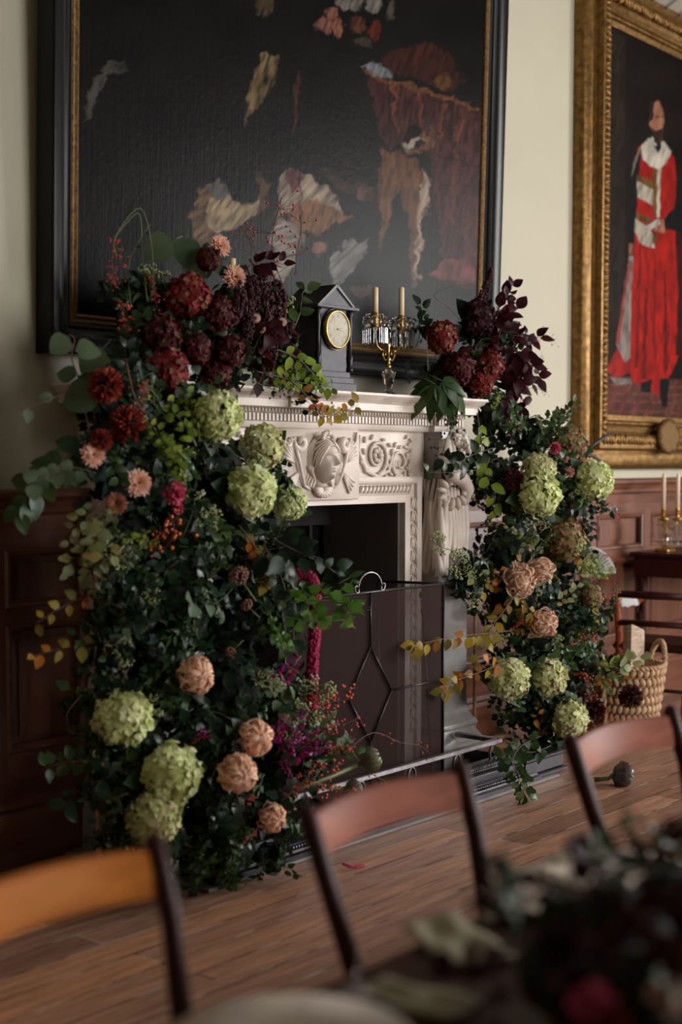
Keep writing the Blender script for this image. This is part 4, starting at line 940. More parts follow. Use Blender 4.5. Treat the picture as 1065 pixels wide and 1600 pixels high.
# ------------------------------------------------------------------ dining table and chairs between the viewer and the fireplace
TZ = .75
dt = thing('dining_table', 'long dark polished dining table laid for a meal', 'table', (3.3, -3.52, 0))
b = MB(); b.bbox(-2.1, 2.3, -.54, .54, TZ - .03, TZ, .006); b.build('table_top', M['tablew'], dt)
b = MB(); b.bbox(-1.95, 2.15, -.40, .40, TZ - .12, TZ - .03, .004); b.build('apron', M['chaird'], dt)
for x_ in (-1.7, 1.9):
    for y_ in (-.34, .34):
        b = MB(); b.lathe([(.025, 0), (.03, .05), (.022, .1), (.035, .4), (.045, .6), (.04, TZ - .1)], 14, (x_, y_, 0)); b.build('leg', M['chaird'], dt, smooth=True)
def dining_chair(x, y, rz, label, rail, w=.225):
    t = thing('dining_chair', label, 'chair', (x, y, 0), 'dining chairs along the laid table', (0, 0, rz))
    for s_ in (-1, 1):
        b = MB(); b.tube([(s_ * .20, .045, .001), (s_ * .20, -.02, .12), (s_ * .202, -.085, .30), (s_ * .205, -.105, .45), (s_ * .210, -.09, .60), (s_ * (w - .006), -.045, .76), (s_ * w, 0, .885), (s_ * w, .002, .897)], [.016, .018, .020, .021, .019, .018, .018, .008], 10)
        b.build('back_post', M['chaird'], t, smooth=True)
        b = MB(); b.tube([(s_ * .205, -.56, .001), (s_ * .205, -.525, .12), (s_ * .205, -.49, .30), (s_ * .205, -.49, .45)], [.014, .017, .02, .021], 8); b.build('front_leg', M['chaird'], t, smooth=True)
    b = MB(); n = 16; vs = []
    for i in range(n + 1):
        u = i / n * 2 - 1; xx = u * (w - .012); dy = .036 * (1 - u * u)
        for z_, yo in ((.800, -.030), (.835, -.022), (.872, -.008)): vs.append((xx, yo + dy, z_ + .008 * (1 - u * u)))
        for z_, yo in ((.872, .010), (.835, -.002), (.800, -.010)): vs.append((xx, yo + dy, z_ + .008 * (1 - u * u)))
    fs = [(i * 6 + j, i * 6 + (j + 1) % 6, (i + 1) * 6 + (j + 1) % 6, (i + 1) * 6 + j) for i in range(n) for j in range(6)] + [tuple(range(6)), tuple(n * 6 + j for j in range(6))[::-1]]
    b.add(vs, fs); autosmooth(b.build('crest_rail', M[rail], t), 50)
    b = MB(); b.bbox(-.225, .225, -.51, -.075, .415, .45, .008); b.build('seat_frame', M['chaird'], t)
    b = MB(); b.bbox(-.195, .195, -.48, -.11, .45, .458, .003); b.build('seat', M['cane'], t)
    return t
dining_chair(2.12, -2.650, R(0), 'dining chair in the middle of the row, glossy red-brown curved crest rail', 'chairw', .238)
dining_chair(1.335, -2.60, R(3), 'dining chair with the crest rail tinted amber-orange for light, farthest from the portrait', 'chairlit', .24)
dining_chair(2.985, -2.684, R(0), 'dining chair with its back before the artichoke on the floor', 'chairw', .245)
dining_chair(3.78, -2.70, R(0), 'dining chair showing one dark post at the picture edge', 'chairw', .24)

def plate(x, y, lab, r_=.15):
    t = tag(MB().lathe([(.001, 0), (r_ * .55, 0), (r_ * .6, .004), (r_, .018), (r_, .021), (r_ * .62, .009), (.001, .006)], 40, (x, y, TZ + .001)).build('dinner_plate', M['china'], None, True), lab, 'plate', 'plates laid on the dining table')
p = atz(455, 1652, TZ); plate(p.x, p.y, 'cream dinner plate at the place nearest the table end', .16)
p = atz(828, 1398, TZ); plate(p.x, p.y - .06, 'cream dinner plate partly behind the dark leafy sprig', .14)
p = atz(925, 1368, TZ); plate(p.x, p.y - .05, 'cream dinner plate farthest along the table', .14)
def cloth(pts, lab, nm='napkin'):
    b = MB(); a, bb2, c, d = [atz(x_, y_, TZ + .004) for x_, y_ in pts]; n = 12; vs = []
    for i in range(n + 1):
        for j in range(n + 1):
            u, v = i / n, j / n; q_ = (a.lerp(bb2, u)).lerp(d.lerp(c, u), v); q_.z += .006 + .006 * math.sin(u * 9 + v * 4) * math.sin(v * 6); vs.append(q_)
    b.add(vs, [(i * (n + 1) + j, (i + 1) * (n + 1) + j, (i + 1) * (n + 1) + j + 1, i * (n + 1) + j + 1) for i in range(n) for j in range(n)])
    o = b.build(nm, M['linen'], None, True); m_ = o.modifiers.new('t', 'SOLIDIFY'); m_.thickness = .004; tag(o, lab, 'napkin')
cloth([(625, 1450), (705, 1425), (805, 1500), (700, 1515)], 'folded olive linen napkin between the first and second places')
cloth([(540, 1560), (600, 1530), (760, 1570), (700, 1600)], 'rumpled olive linen napkin beside the nearest plate')
cloth([(745, 1415), (800, 1405), (800, 1440), (755, 1445)], 'small pale linen napkin close to the middle chair post')
p = atz(553, 1549, TZ + .01)
sp = thing('spoon', 'silver spoon catching the light by the nearest plate', 'spoon', (p.x, p.y, TZ + .012), rot=(0, 0, YAW))
b = MB(); b.ball((0, 0, 0), 1, 14, 8, 0, (.028, .019, .007)); b.build('bowl', M['steel'], sp, smooth=True)
b = MB(); b.tube([(.025, 0, .002), (.06, -.005, .006), (.15, -.01, .003)], [.003, .0025, .005], 8, squash=.4); b.build('handle', M['steel'], sp, smooth=True)
p = atz(1003, 1522, TZ + .02)
kn = thing('table_knife', 'silver table knife glinting among the dark table flowers', 'knife', (p.x, p.y, TZ + .008), rot=(0, 0, R(-25)))
b = MB(); b.prism([(0, -.007), (.10, -.008), (.115, .0), (.10, .006), (0, .006)], -.001, .001); o_ = b.build('blade', M['steel'], kn); o_.rotation_euler = (R(70), 0, 0)
b = MB(); b.tube([(-.09, 0, 0), (-.05, 0, .001), (0, 0, 0)], [.008, .009, .005], 8, squash=.6); b.build('handle', M['steel'], kn, smooth=True)
# ------------------------------------------------------------------ plant pieces
# width along a leaf (t = 0..1)
def w_ovate(t): return .34 * math.sin(PI * t ** .8) ** .9
def w_round(t): return .48 * math.sin(PI * t ** .7) ** .7
def w_lance(t): return .17 * math.sin(PI * t ** .8)
def w_ivy(t): return (.46 * math.exp(-((t - .16) / .11) ** 2) + .34 * math.exp(-((t - .42) / .13) ** 2) + .13 * (1 - t) * (t > .3)) * (t < 1) + .0
def w_oak(t): return .30 * math.sin(PI * t ** 1.1) ** .7 * (1 + .28 * math.sin(t * 26))
def w_finger(t): return .165 * math.sin(PI * t ** .75) ** .8 * (1 + .07 * math.sin(t * 40))
LEAFW = {'finger': w_finger, 'ovate': w_ovate, 'round': w_round, 'lance': w_lance, 'ivy': w_ivy, 'oak': w_oak}
def leaf(mb, org, d, nrm, L, kind='ovate', mi=1, bend=.25, fold=.18, n=6, curl=0, petiole=.12):
    d = Vector(d).normalized(); nrm = Vector(nrm); nrm = (nrm - d * nrm.dot(d)); nrm = nrm.normalized() if nrm.length > 1e-5 else d.orthogonal().normalized(); s_ = d.cross(nrm)
    W = LEAFW[kind]; vs = []; org = Vector(org) + d * L * petiole
    for i in range(n + 1):
        t = i / n; y = t * L; z = -bend * L * t * t; w = max(W(t), .0) * L if 0 < i < n else .004 * L
        c = org + d * y * (1 - .12 * bend * t) + nrm * z
        wob = curl * L * math.sin(t * 7)
        vs += [c - s_ * w + nrm * (w * fold + wob), c, c + s_ * w + nrm * (w * fold - wob)]
    fs = []
    for i in range(n): a = i * 3; fs += [(a, a + 1, a + 4, a + 3), (a + 1, a + 2, a + 5, a + 4)]
    mb.add(vs, fs, mi)
def palm(mb, org, d, nrm, L, k=5, mi=1, kind='ovate'):       # fingered leaf
    d = Vector(d).normalized(); nrm = Vector(nrm).normalized()
    for i in range(k):
        a = (i - (k - 1) / 2) * .62; dd = Matrix.Rotation(a, 3, nrm) @ d
        leaf(mb, org, dd, nrm, L * (1 - .12 * abs(i - (k - 1) / 2)), kind, mi, bend=.4, petiole=.02)
def rv(s=1): return Vector((random.gauss(0, s), random.gauss(0, s), random.gauss(0, s)))

SPR = {}
def sprig_mesh(key, kind, nl, L, ll, leafmat, stem='stem', spread=1.0, droop=.25, per=1, seed=1, jitter=.4, clump=0):
    """a shoot that grows along +X with its leaf faces towards +Z"""
    random.seed(seed); b = MB(); pts = []
    for i in range(9):
        t = i / 8; pts.append(Vector((t * L, .08 * L * math.sin(t * 3 + seed), -droop * L * t * t + .03 * L * math.sin(5 * t))))
    b.tube(pts, [.0028 - .0018 * i / 8 for i in range(9)], 5, 0)
    for i in range(nl):
        t = .08 + .92 * (i + .5) / nl; k = min(int(t * 8), 7); p_ = pts[k].lerp(pts[k + 1], t * 8 - k)
        for m_ in range(per):
            sd = 1 if (i + m_) % 2 else -1; a = sd * random.uniform(.5, 1.25) * spread
            if i >= nl - 1: a *= .2
            d = Vector((math.cos(a), math.sin(a), random.gauss(.0, .25))); nr = Vector((random.gauss(0, jitter), random.gauss(0, jitter), 1))
            q_ = p_ + rv(.006 if not clump else clump)
            leaf(b, q_, d, nr, ll * random.uniform(.65, 1.2), kind, 1, bend=random.uniform(.05, .5), fold=random.uniform(.05, .35), curl=random.uniform(0, .03))
    me = b.mesh(key); me.materials.append(M[stem]); me.materials.append(M[leafmat]); SPR[key] = me; return me
for s_ in range(3):
    sprig_mesh(f'ivy{s_}', 'ivy', 15, .21, .058, 'ivy', seed=s_ + 1, clump=.016)
    sprig_mesh(f'dark{s_}', 'ovate', 16, .22, .055, 'ivy', 'twig', seed=s_ + 11, clump=.010)
    sprig_mesh(f'mid{s_}', 'ovate', 18, .22, .044, 'ivyl', seed=s_ + 21, clump=.008)
    sprig_mesh(f'oak{s_}', 'oak', 11, .22, .065, 'ivyl', seed=s_ + 31)
    sprig_mesh(f'lime{s_}', 'ovate', 22, .16, .028, 'lime', seed=s_ + 41)
    sprig_mesh(f'fresh{s_}', 'ivy', 22, .22, .042, 'fresh', seed=s_ + 45, clump=.012)
    sprig_mesh(f'grey{s_}', 'oak', 9, .16, .07, 'grey', seed=s_ + 51)
    sprig_mesh(f'aut{s_}', 'ovate', 13, .21, .05, 'autumn', 'rtwig', seed=s_ + 61, droop=.5, jitter=.9)
    sprig_mesh(f'pale{s_}', 'ovate', 9, .20, .062, 'pale', 'twig', seed=s_ + 71)
    sprig_mesh(f'paleoak{s_}', 'oak', 10, .20, .07, 'pale', 'twig', seed=s_ + 76)
    sprig_mesh(f'burg{s_}', 'ovate', 11, .20, .085, 'burg', 'rtwig', seed=s_ + 81, droop=.6, jitter=.7)
    sprig_mesh(f'lance{s_}', 'lance', 20, .22, .055, 'ivyl', seed=s_ + 91, spread=.8)
    sprig_mesh(f'euc{s_}', 'round', 9, .22, .06, 'euc', 'twig', seed=s_ + 95)
    # ivy in flower: rayed umbels of buds
    random.seed(s_ + 200); b = MB(); b.tube([(0, 0, 0), (.06, .01, .01), (.12, 0, .02)], .0022, 5, 0)
    for k in range(5):
        c_ = Vector((.04 + .022 * k, .035 * (-1) ** k * (k < 4), .03)) + rv(.006); b.tube([(.02 + .02 * k, 0, .01), c_], .0016, 4, 0)
        for j in range(16):
            v = rv().normalized(); v.z = abs(v.z); b.tube([c_, c_ + v * .018], .0006, 3, 0, cap=False); b.ball(c_ + v * .019, .0044, 5, 4, 1)
    me = b.mesh(f'umb{s_}'); me.materials.append(M['stem']); me.materials.append(M['umb']); SPR[f'umb{s_}'] = me
    for key, mt, nb_, L_, rr in (('berr', 'berr', 34, .20, .0058), ('bero', 'bero', 26, .13, .0065), ('berk', 'berk', 34, .14, .0048), ('rosy', 'berr', 20, .24, .0042)):
        random.seed(s_ + 300 + nb_); b = MB(); pts = [Vector((t * L_, .02 * math.sin(4 * t + s_), -.06 * t * t)) for t in np.linspace(0, 1, 8)]; b.tube(pts, .0016, 4, 0)
        for k in range(nb_):
            t = .25 + .75 * random.random(); i_ = min(int(t * 7), 6); p_ = pts[i_]; c_ = p_ + rv(.022 if key != 'rosy' else .03); b.tube([p_, p_.lerp(c_, .6) + Vector((0, 0, .004)), c_], .0006, 3, 0, cap=False); b.ball(c_, rr, 7, 5, 1, (1, 1, 1.2))
        me = b.mesh(f'{key}{s_}'); me.materials.append(M['rtwig'] if key != 'berk' else M['stem']); me.materials.append(M[mt]); SPR[f'{key}{s_}'] = me
    # plume of amaranth: ragged catkin
    random.seed(s_ + 400); b = MB()
    for k in range(190):
        t = random.random(); a = random.random() * 2 * PI; r_ = .020 * math.sin(PI * min(1, t * .9 + .1)) ** .5; p_ = Vector((t * .20, r_ * math.cos(a), r_ * math.sin(a) - .10 * t * t)); b.ball(p_, .0062 * random.uniform(.6, 1.2), 5, 4, 1)
    b.tube([(-.04, 0, 0), (0, 0, 0), (.1, 0, -.025), (.19, 0, -.09)], .004, 5, 0)
    me = b.mesh(f'plume{s_}'); me.materials.append(M['rtwig']); me.materials.append(M['plum']); SPR[f'plume{s_}'] = me
    random.seed(s_ + 500); b = MB()                           # snapdragon spike
    b.tube([(0, 0, 0), (.08, 0, .005), (.17, 0, .02)], .0028, 5, 0)
    for k in range(20):
        t = k / 20; a = k * 2.4; r_ = .024 * (1 - .7 * t); p_ = Vector((.03 + .14 * t, r_ * math.cos(a), r_ * math.sin(a)))
        for j in range(4): leaf(b, p_, Vector((.3, math.cos(a), math.sin(a))) + rv(.5), rv(), .022 * (1 - .55 * t), 'round', 1, n=4)
    me = b.mesh(f'snap{s_}'); me.materials.append(M['stem']); me.materials.append(M['mag']); SPR[f'snap{s_}'] = me
    random.seed(s_ + 600); b = MB()                           # pine tip, needles all round
    b.tube([(0, 0, 0), (.12, 0, 0)], .003, 5, 0)
    for k in range(110):
        t = random.random(); a = random.random() * 6.28; d = Vector((.6, math.cos(a), math.sin(a))).normalized(); p_ = Vector((.12 * t, 0, 0)); b.tube([p_, p_ + d * .045], [.0011, .0003], 3, 1, cap=False)
    me = b.mesh(f'pine{s_}'); me.materials.append(M['twig']); me.materials.append(M['pine']); SPR[f'pine{s_}'] = me
    random.seed(s_ + 700); b = MB(); b.tube([(0, 0, 0), (.08, 0, 0)], .003, 5, 0)      # dried sedum-like cluster
    for k in range(170):
        v = rv(); v = v.normalized() * (.028 + .004 * random.random()); b.ball(Vector((.09, 0, .0)) + Vector((v.x * .8, v.y, v.z)), .0045, 5, 4, 1)
    me = b.mesh(f'sedum{s_}'); me.materials.append(M['stem']); me.materials.append(M['sed']); SPR[f'sedum{s_}'] = me
random.seed(99)
KIN = {'ivy': ('ivy_sprig', 'ivy', 'glossy dark green ivy sprig'), 'dark': ('evergreen_sprig', 'foliage sprig', 'dark glossy oval-leaved evergreen sprig'), 'mid': ('leafy_sprig', 'foliage sprig', 'mid green small-leaved sprig'),
       'oak': ('oak_leaf_sprig', 'foliage sprig', 'green sprig with wavy-edged leaves'), 'fresh': ('vine_leaf_sprig', 'foliage sprig', 'bright green lobed-leaf sprig'), 'lime': ('privet_sprig', 'foliage sprig', 'bright yellow-green small-leaved sprig'), 'grey': ('chrysanthemum_foliage', 'foliage sprig', 'blue-grey lobed leaf sprig'),
       'aut': ('autumn_sprig', 'foliage sprig', 'yellow and orange turning leaf sprig'), 'pale': ('pale_leaf_sprig', 'foliage sprig', 'pale sage-green leaf sprig'), 'paleoak': ('pale_oak_sprig', 'foliage sprig', 'pale yellow-green lobed leaf sprig'), 'burg': ('burgundy_leaf_sprig', 'foliage sprig', 'dark burgundy leaf sprig'),
       'lance': ('narrow_leaf_sprig', 'foliage sprig', 'green sprig of narrow pointed leaves'), 'euc': ('round_leaf_sprig', 'foliage sprig', 'grey-green round-leaved sprig'), 'umb': ('ivy_flower_sprig', 'flower sprig', 'green ivy flower umbel sprig'),
       'berr': ('red_berry_spray', 'berry spray', 'fine spray of small red berries'), 'bero': ('orange_berry_spray', 'berry spray', 'hanging cluster of orange berries'), 'berk': ('black_berry_spray', 'berry spray', 'cluster of small black berries'), 'rosy': ('rosehip_spray', 'berry spray', 'airy twig of tiny red hips'),
       'plume': ('amaranth_plume', 'amaranth', 'drooping burgundy amaranth plume'), 'snap': ('snapdragon', 'flower', 'purple-magenta snapdragon spike'), 'pine': ('pine_sprig', 'foliage sprig', 'dark spiky pine tip'), 'sedum': ('sedum_head', 'flower', 'dusky brown-pink sedum head')}
PLACE = {'A': 'in the larger arrangement before the panelling', 'B': 'in the arrangement beside the log basket', 'T': 'in the flowers on the dining table'}
def put(key, pos, xdir, zdir, scale=1, where='A', label=None):
    base = key.rstrip('012'); me = SPR[key]; nm, cat, lb = KIN[base]
    o = bpy.data.objects.new(nm, me); C.objects.link(o)
    x = Vector(xdir).normalized(); z = Vector(zdir); z = z - x * z.dot(x); z = z.normalized() if z.length > 1e-4 else x.orthogonal().normalized(); y = z.cross(x)
    m3 = Matrix((x, y, z)).transposed().to_4x4(); o.matrix_world = Matrix.Translation(pos) @ m3 @ Matrix.Scale(scale, 4)
    if label: tag(o, label, cat)
    else: tag(o, f'{lb} {PLACE[where]}', cat, f'{lb}s {PLACE[where]}')
    return o

# ------------------------------------------------------------------ blooms; all face +Z, about 1 unit in radius where noted
def hydr(name, n, seed, lobes=4):
    random.seed(seed); b = MB()
    for i in range(n):
        z = 1 - 1.62 * (i + .5) / n; r_ = math.sqrt(max(0, 1 - z * z)); a = i * 2.39996 + random.gauss(0, .08); c_ = Vector((r_ * math.cos(a), r_ * math.sin(a), z * .88)); nr = (c_.normalized() + rv(.30)).normalized()
        c_ = c_ * random.uniform(.80, 1.04); u = nr.orthogonal().normalized(); u = Matrix.Rotation(random.random() * 6.28, 3, nr) @ u; pl = random.uniform(.25, .36)
        for k in range(lobes):
            d = Matrix.Rotation(2 * PI * k / lobes, 3, nr) @ u; s_ = nr.cross(d); h = random.uniform(.0, .09)
            w = pl * .62
            vs = [c_, c_ + d * pl * .45 - s_ * w * .85 + nr * (.05 + h), c_ + d * pl * .5 + nr * .015, c_ + d * pl * .45 + s_ * w * .85 + nr * (.05 + h), c_ + d * pl * .92 - s_ * w * .5 + nr * (.02 - h), c_ + d * pl * 1.0 + nr * (-.01 - h), c_ + d * pl * .92 + s_ * w * .5 + nr * (.02 - h)]
            b.add(vs, [(0, 2, 1), (0, 3, 2), (1, 2, 5, 4), (2, 3, 6, 5)])
    b.ball((0, 0, .0), .60, 14, 10, 1, (1, 1, .9)); me = b.mesh(name); return me
def petal(mb, M4, L, w, up, curl, n=5, mi=0, cup=.3):
    vs = []
    for i in range(n + 1):
        t = i / n; ang = up + curl * t; 
        # integrate along the bent midrib
        if i == 0: p_ = Vector((0, 0, 0))
        else: p_ = p_ + Vector((math.cos(up + curl * (t - .5 / n)), 0, math.sin(up + curl * (t - .5 / n)))) * (L / n)
        ww = w * (math.sin(PI * min(.97, .12 + .80 * t)) ** .6); nz = Vector((-math.sin(ang), 0, math.cos(ang)))
        vs += [M4 @ (p_ + Vector((0, -ww, 0)) + nz * ww * cup), M4 @ p_, M4 @ (p_ + Vector((0, ww, 0)) + nz * ww * cup)]
    fs = []
    for i in range(n): a = i * 3; fs += [(a, a + 3, a + 4, a + 1), (a + 1, a + 4, a + 5, a + 2)]
    mb.add(vs, fs, mi)
def daisy(seed):
    random.seed(seed); b = MB()
    for k, (n, L, up, z) in enumerate(((20, 1.0, -.12, 0), (19, .92, .10, .05), (17, .80, .32, .09), (15, .66, .55, .13), (12, .50, .8, .16))):
        for i in range(n):
            a = 2 * PI * (i + .5 * k + random.gauss(0, .12)) / n; petal(b, Matrix.Translation((0, 0, z)) @ Matrix.Rotation(a, 4, 'Z') @ Matrix.Translation((.10, 0, 0)), L * .92 * random.uniform(.9, 1.06), .105, up + random.gauss(0, .06), random.uniform(-.1, .45), cup=.55)
    c = MB()
    for i in range(46):
        r_ = .21 * math.sqrt((i + .5) / 46); a = i * 2.39996; c.ball((r_ * math.cos(a), r_ * math.sin(a), .18 - r_ * .3), .04, 6, 4)
    return b, c
def incurved(seed, openness=0, ragged=.0):
    random.seed(seed); b = MB(); N = 105
    for i in range(N):
        z = 1 - 1.55 * (i + .5) / N; th = math.acos(max(-1, min(1, z))) + random.gauss(0, .12); az = i * 2.39996 + random.gauss(0, .35); tw = random.gauss(.25, .95 + ragged * .5); w0 = random.uniform(.065, .11) * (.75 + .35 * min(1, th)); rl = random.uniform(.80, 1.06) + ragged * random.gauss(0, .08); vs = []; m_ = 7
        for k in range(m_ + 1):
            s_ = k / m_; tk = th + .55 - (.55 + random.uniform(.30, .36) + .35 * (1 - openness)) * s_; rr = rl * (.50 + .54 * math.sin(PI * (.08 + .66 * s_)) ** .8) - (.10 * max(0, s_ - .6) / .4) * (1 - openness * .8); az_k = az + tw * s_ * .8
            up_ = Vector((math.sin(tk) * math.cos(az_k), math.sin(tk) * math.sin(az_k), math.cos(tk))); c_ = up_ * rr; sd = Vector((-math.sin(az_k), math.cos(az_k), 0)); w = w0 * (math.sin(PI * (.2 + .68 * s_)) ** .6)
            vs += [c_ - sd * w + up_ * w * .45, c_ - up_ * w * .25, c_ + sd * w + up_ * w * .45]
        b.add(vs, [f_ for k in range(m_) for f_ in ((k * 3, k * 3 + 3, k * 3 + 4, k * 3 + 1), (k * 3 + 1, k * 3 + 4, k * 3 + 5, k * 3 + 2))])
    b.ball((0, 0, -.02), .66, 14, 10); return b
def pompon(seed, n=210, L=.46):
    random.seed(seed); b = MB()
    for i in range(n):
        z = 1 - 1.75 * (i + .5) / n; r_ = math.sqrt(max(0, 1 - z * z)); a = i * 2.39996; d = (Vector((r_ * math.cos(a), r_ * math.sin(a), z)) + rv(.05)).normalized(); M4 = Matrix.Translation(d * .55) @ d.to_track_quat('X', 'Z').to_matrix().to_4x4() @ Matrix.Rotation(random.random() * 6, 4, 'X')
        petal(b, M4, L, .085, 0, random.uniform(.2, .9), 4, cup=.7)
    b.ball((0, 0, 0), .60, 14, 10, 1); return b
def carn(seed):
    random.seed(seed); b = MB()
    for i in range(80):
        d = rv(); d.z = abs(d.z) * 1.1 + .1; d.normalize(); M4 = Matrix.Translation(d * .3) @ d.to_track_quat('X', 'Z').to_matrix().to_4x4() @ Matrix.Rotation(random.random() * 6, 4, 'X'); petal(b, M4, random.uniform(.5, .72), .22, 0, random.uniform(-.5, .5), 4, cup=random.uniform(-.6, .7))
    return b
def artich(seed):
    random.seed(seed); b = MB()
    for lay in range(11):
        t = lay / 10; n = int(11 - 5 * t)
        for i in range(n):
            a = 2 * PI * (i + .5 * (lay % 2)) / n; vs = []
            for k in range(6):
                s_ = k / 5; fl_ = .30 * (1 - .5 * t); zz = -.85 + 1.40 * t + .50 * s_; zz = min(zz, 1.10 - .08 * (1 - s_)); rr = 1.0 * math.sqrt(max(.0, 1 - (min(1, max(-1, zz * .92))) ** 2)) * 1.0 + .05 + .045 * s_; w = .30 * (1 - .3 * t) * (math.sin(PI * (.22 + .66 * s_)) ** .7); az = a
                for q_, off in ((-1, -.14), (0, .04), (1, -.14)):
                    aa = az + q_ * w / max(.35, rr); vs.append(((rr + off + fl_ * s_ ** 2) * math.cos(aa), (rr + off + fl_ * s_ ** 2) * math.sin(aa), zz))
            b.add(vs, [f_ for k in range(5) for f_ in ((k * 3, k * 3 + 1, k * 3 + 4, k * 3 + 3), (k * 3 + 1, k * 3 + 2, k * 3 + 5, k * 3 + 4))])
    b.ball((0, 0, -.05), .80, 14, 10, 1); return b
BL = {}
for s_ in range(3): BL[f'hyd{s_}'] = hydr(f'floret_head{s_}', 84, s_ + 1)
for s_ in range(2):
    d_, c_ = daisy(s_ + 5); BL[f'dai{s_}'] = d_.mesh(f'daisy_petals{s_}'); BL[f'dac{s_}'] = c_.mesh(f'daisy_centre{s_}')
    BL[f'inc{s_}'] = incurved(s_ + 8, .3 + .5 * s_).mesh(f'incurved{s_}'); BL[f'spi{s_}'] = incurved(s_ + 18, 1.3, 1.0).mesh(f'spidery{s_}')
    BL[f'pom{s_}'] = pompon(s_ + 3).mesh(f'pompon{s_}'); BL[f'car{s_}'] = carn(s_ + 2).mesh(f'carnation{s_}'); BL[f'art{s_}'] = artich(s_ + 2).mesh(f'artichoke{s_}')
b = MB(); b.tube([(0, 0, -.2), (.05, 0, -1.0), (0, .1, -1.9), (.05, .12, -2.8)], [.06, .05, .05, .045], 6); BL['stem'] = b.mesh('flower_stem')
b = MB()
for a in (0, 2.3, 4.1): leaf(b, (0, 0, -.9), Vector((math.cos(a), math.sin(a), .45)), Vector((0, 0, 1)), 1.5, 'ovate', 0)
BL['lf'] = b.mesh('flower_leaf')
for me in BL.values(): me.materials.append(M['stem']); me.materials.append(M['moss_shade'])  # second slot blackens the inner balls, painted shade between petals
def bloom(nm, cat, key, pos, axis, r_, m_, label, centre=None, leafm='ivyl', partn='petals', stem=True):
    t = thing(nm, label, cat, (0, 0, 0)); t.matrix_world = Matrix.Translation(pos) @ frame_of(axis, random.random() * 6.28) @ Matrix.Scale(r_, 4)
    def part(n_, me, mm):
        o = bpy.data.objects.new(n_, me); C.objects.link(o); o.parent = t; o.material_slots[0].link = 'OBJECT'; o.material_slots[0].material = M[mm]; return o
    part(partn, BL[key], m_)
    if centre: part('flower_centre', BL['dac' + key[-1]], centre)
    if stem: part('stem', BL['stem'], 'stem')
    if leafm: part('leaf', BL['lf'], leafm)
    return t

# ------------------------------------------------------------------ the two arrangements as solid clumps in the room
BA = [(225, 470, 55, -.33), (290, 495, 72, -.36), (370, 480, 62, -.36), (425, 505, 58, -.36), (250, 560, 68, -.48), (345, 570, 55, -.40), (440, 560, 48, -.40), (465, 590, 35, -.42),
      (195, 620, 68, -.58), (285, 650, 72, -.58), (165, 710, 55, -.58), (235, 740, 88, -.60), (330, 740, 82, -.58), (405, 750, 55, -.52), (190, 850, 80, -.60), (265, 860, 100, -.63), (365, 850, 90, -.60), (430, 900, 50, -.58),
      (200, 960, 75, -.64), (270, 960, 95, -.66), (360, 960, 95, -.64), (440, 960, 48, -.62), (250, 1070, 85, -.70), (350, 1080, 100, -.70), (445, 1070, 48, -.72), (215, 1180, 70, -.74), (320, 1190, 110, -.78), (430, 1160, 70, -.84), (480, 1180, 55, -.88),
      (240, 1275, 62, -.78), (172, 1010, 42, -.66), (176, 1085, 42, -.68), (172, 1160, 38, -.72), (180, 1235, 42, -.76), (190, 1310, 42, -.78), (250, 1330, 40, -.80), (340, 1285, 85, -.82), (430, 1270, 55, -.88), (350, 1345, 32, -.84), (420, 1335, 28, -.88)]
BB = [(690, 585, 40, -.36), (735, 590, 48, -.36), (765, 530, 45, -.36), (800, 580, 38, -.38), (772, 650, 45, -.42), (830, 690, 55, -.45), (885, 715, 42, -.45), (765, 740, 38, -.45), (800, 770, 70, -.48), (870, 785, 75, -.48),
      (790, 860, 70, -.50), (870, 860, 78, -.50), (735, 900, 45, -.48), (800, 940, 75, -.50), (870, 950, 82, -.50), (925, 960, 42, -.50), (840, 1030, 72, -.54), (900, 1035, 72, -.54), (960, 1055, 42, -.52), (800, 1060, 48, -.56),
      (840, 1110, 62, -.60), (900, 1115, 50, -.56), (955, 1095, 38, -.52), (850, 1160, 40, -.62)]
def clumps(L_):
    out = []
    for x_, y_, r_, Y in L_:
        p_ = at(x_, y_, Y); out.append((p_, r_ * dep(p_) / FPX))
    return out
CA, CB = clumps(BA), clumps(BB)
def front(cl, x_, y_):
    d = ray(x_, y_).normalized(); best = None
    for c_, r_ in cl:
        oc = EYE - c_; bq = oc.dot(d); q_ = bq * bq - (oc.length_squared - r_ * r_)
        if q_ > 0:
            t = -bq - math.sqrt(q_)
            if best is None or t < best[0]: p_ = EYE + d * t; best = (t, p_, (p_ - c_).normalized())
    return best
TOCAM = -FW.copy(); TOCAM.z = 0; TOCAM.normalize(); TOCAM = TOCAM + Vector((0, 0, .05))
SUNV = Vector((.55, -.8, .15)).normalized()

def flower_at(cl, x_, y_, rp, out=.35, Y=None):
    h = front(cl, x_, y_)
    if h and Y is None: p_ = h[1]; n_ = h[2]
    else:
        Y = Y if Y is not None else -.5; p_ = at(x_, y_, Y); n_ = TOCAM
    r_ = rp * dep(p_) / FPX
    return p_ + ray(x_, y_).normalized() * (-r_ * (out)), r_, n_
def fl(cl, spec, kind, fixed=None):
    nm, cat, keys, m_, centre, leafm, partn, sc, face_ = kind
    for i, (x_, y_, rp, lab, *ex) in enumerate(spec):
        Y = ex[0] if ex and isinstance(ex[0], float) else None; mm = ex[-1] if ex and isinstance(ex[-1], str) else m_
        p_, r_, n_ = flower_at(cl, x_, y_, rp, Y=Y); ax = n_ * (1 - face_) + (TOCAM + SUNV * .45) * face_ + rv(.10)
        bloom(nm, cat, keys[i % len(keys)], p_, ax, r_ * sc, mm, lab, centre, leafm, partn)
HY = ('hydrangea', 'flower', ['hyd0', 'hyd1', 'hyd2'], 'hyg', None, 'ivyl', 'flower_head', .98, .6)
random.seed(5)
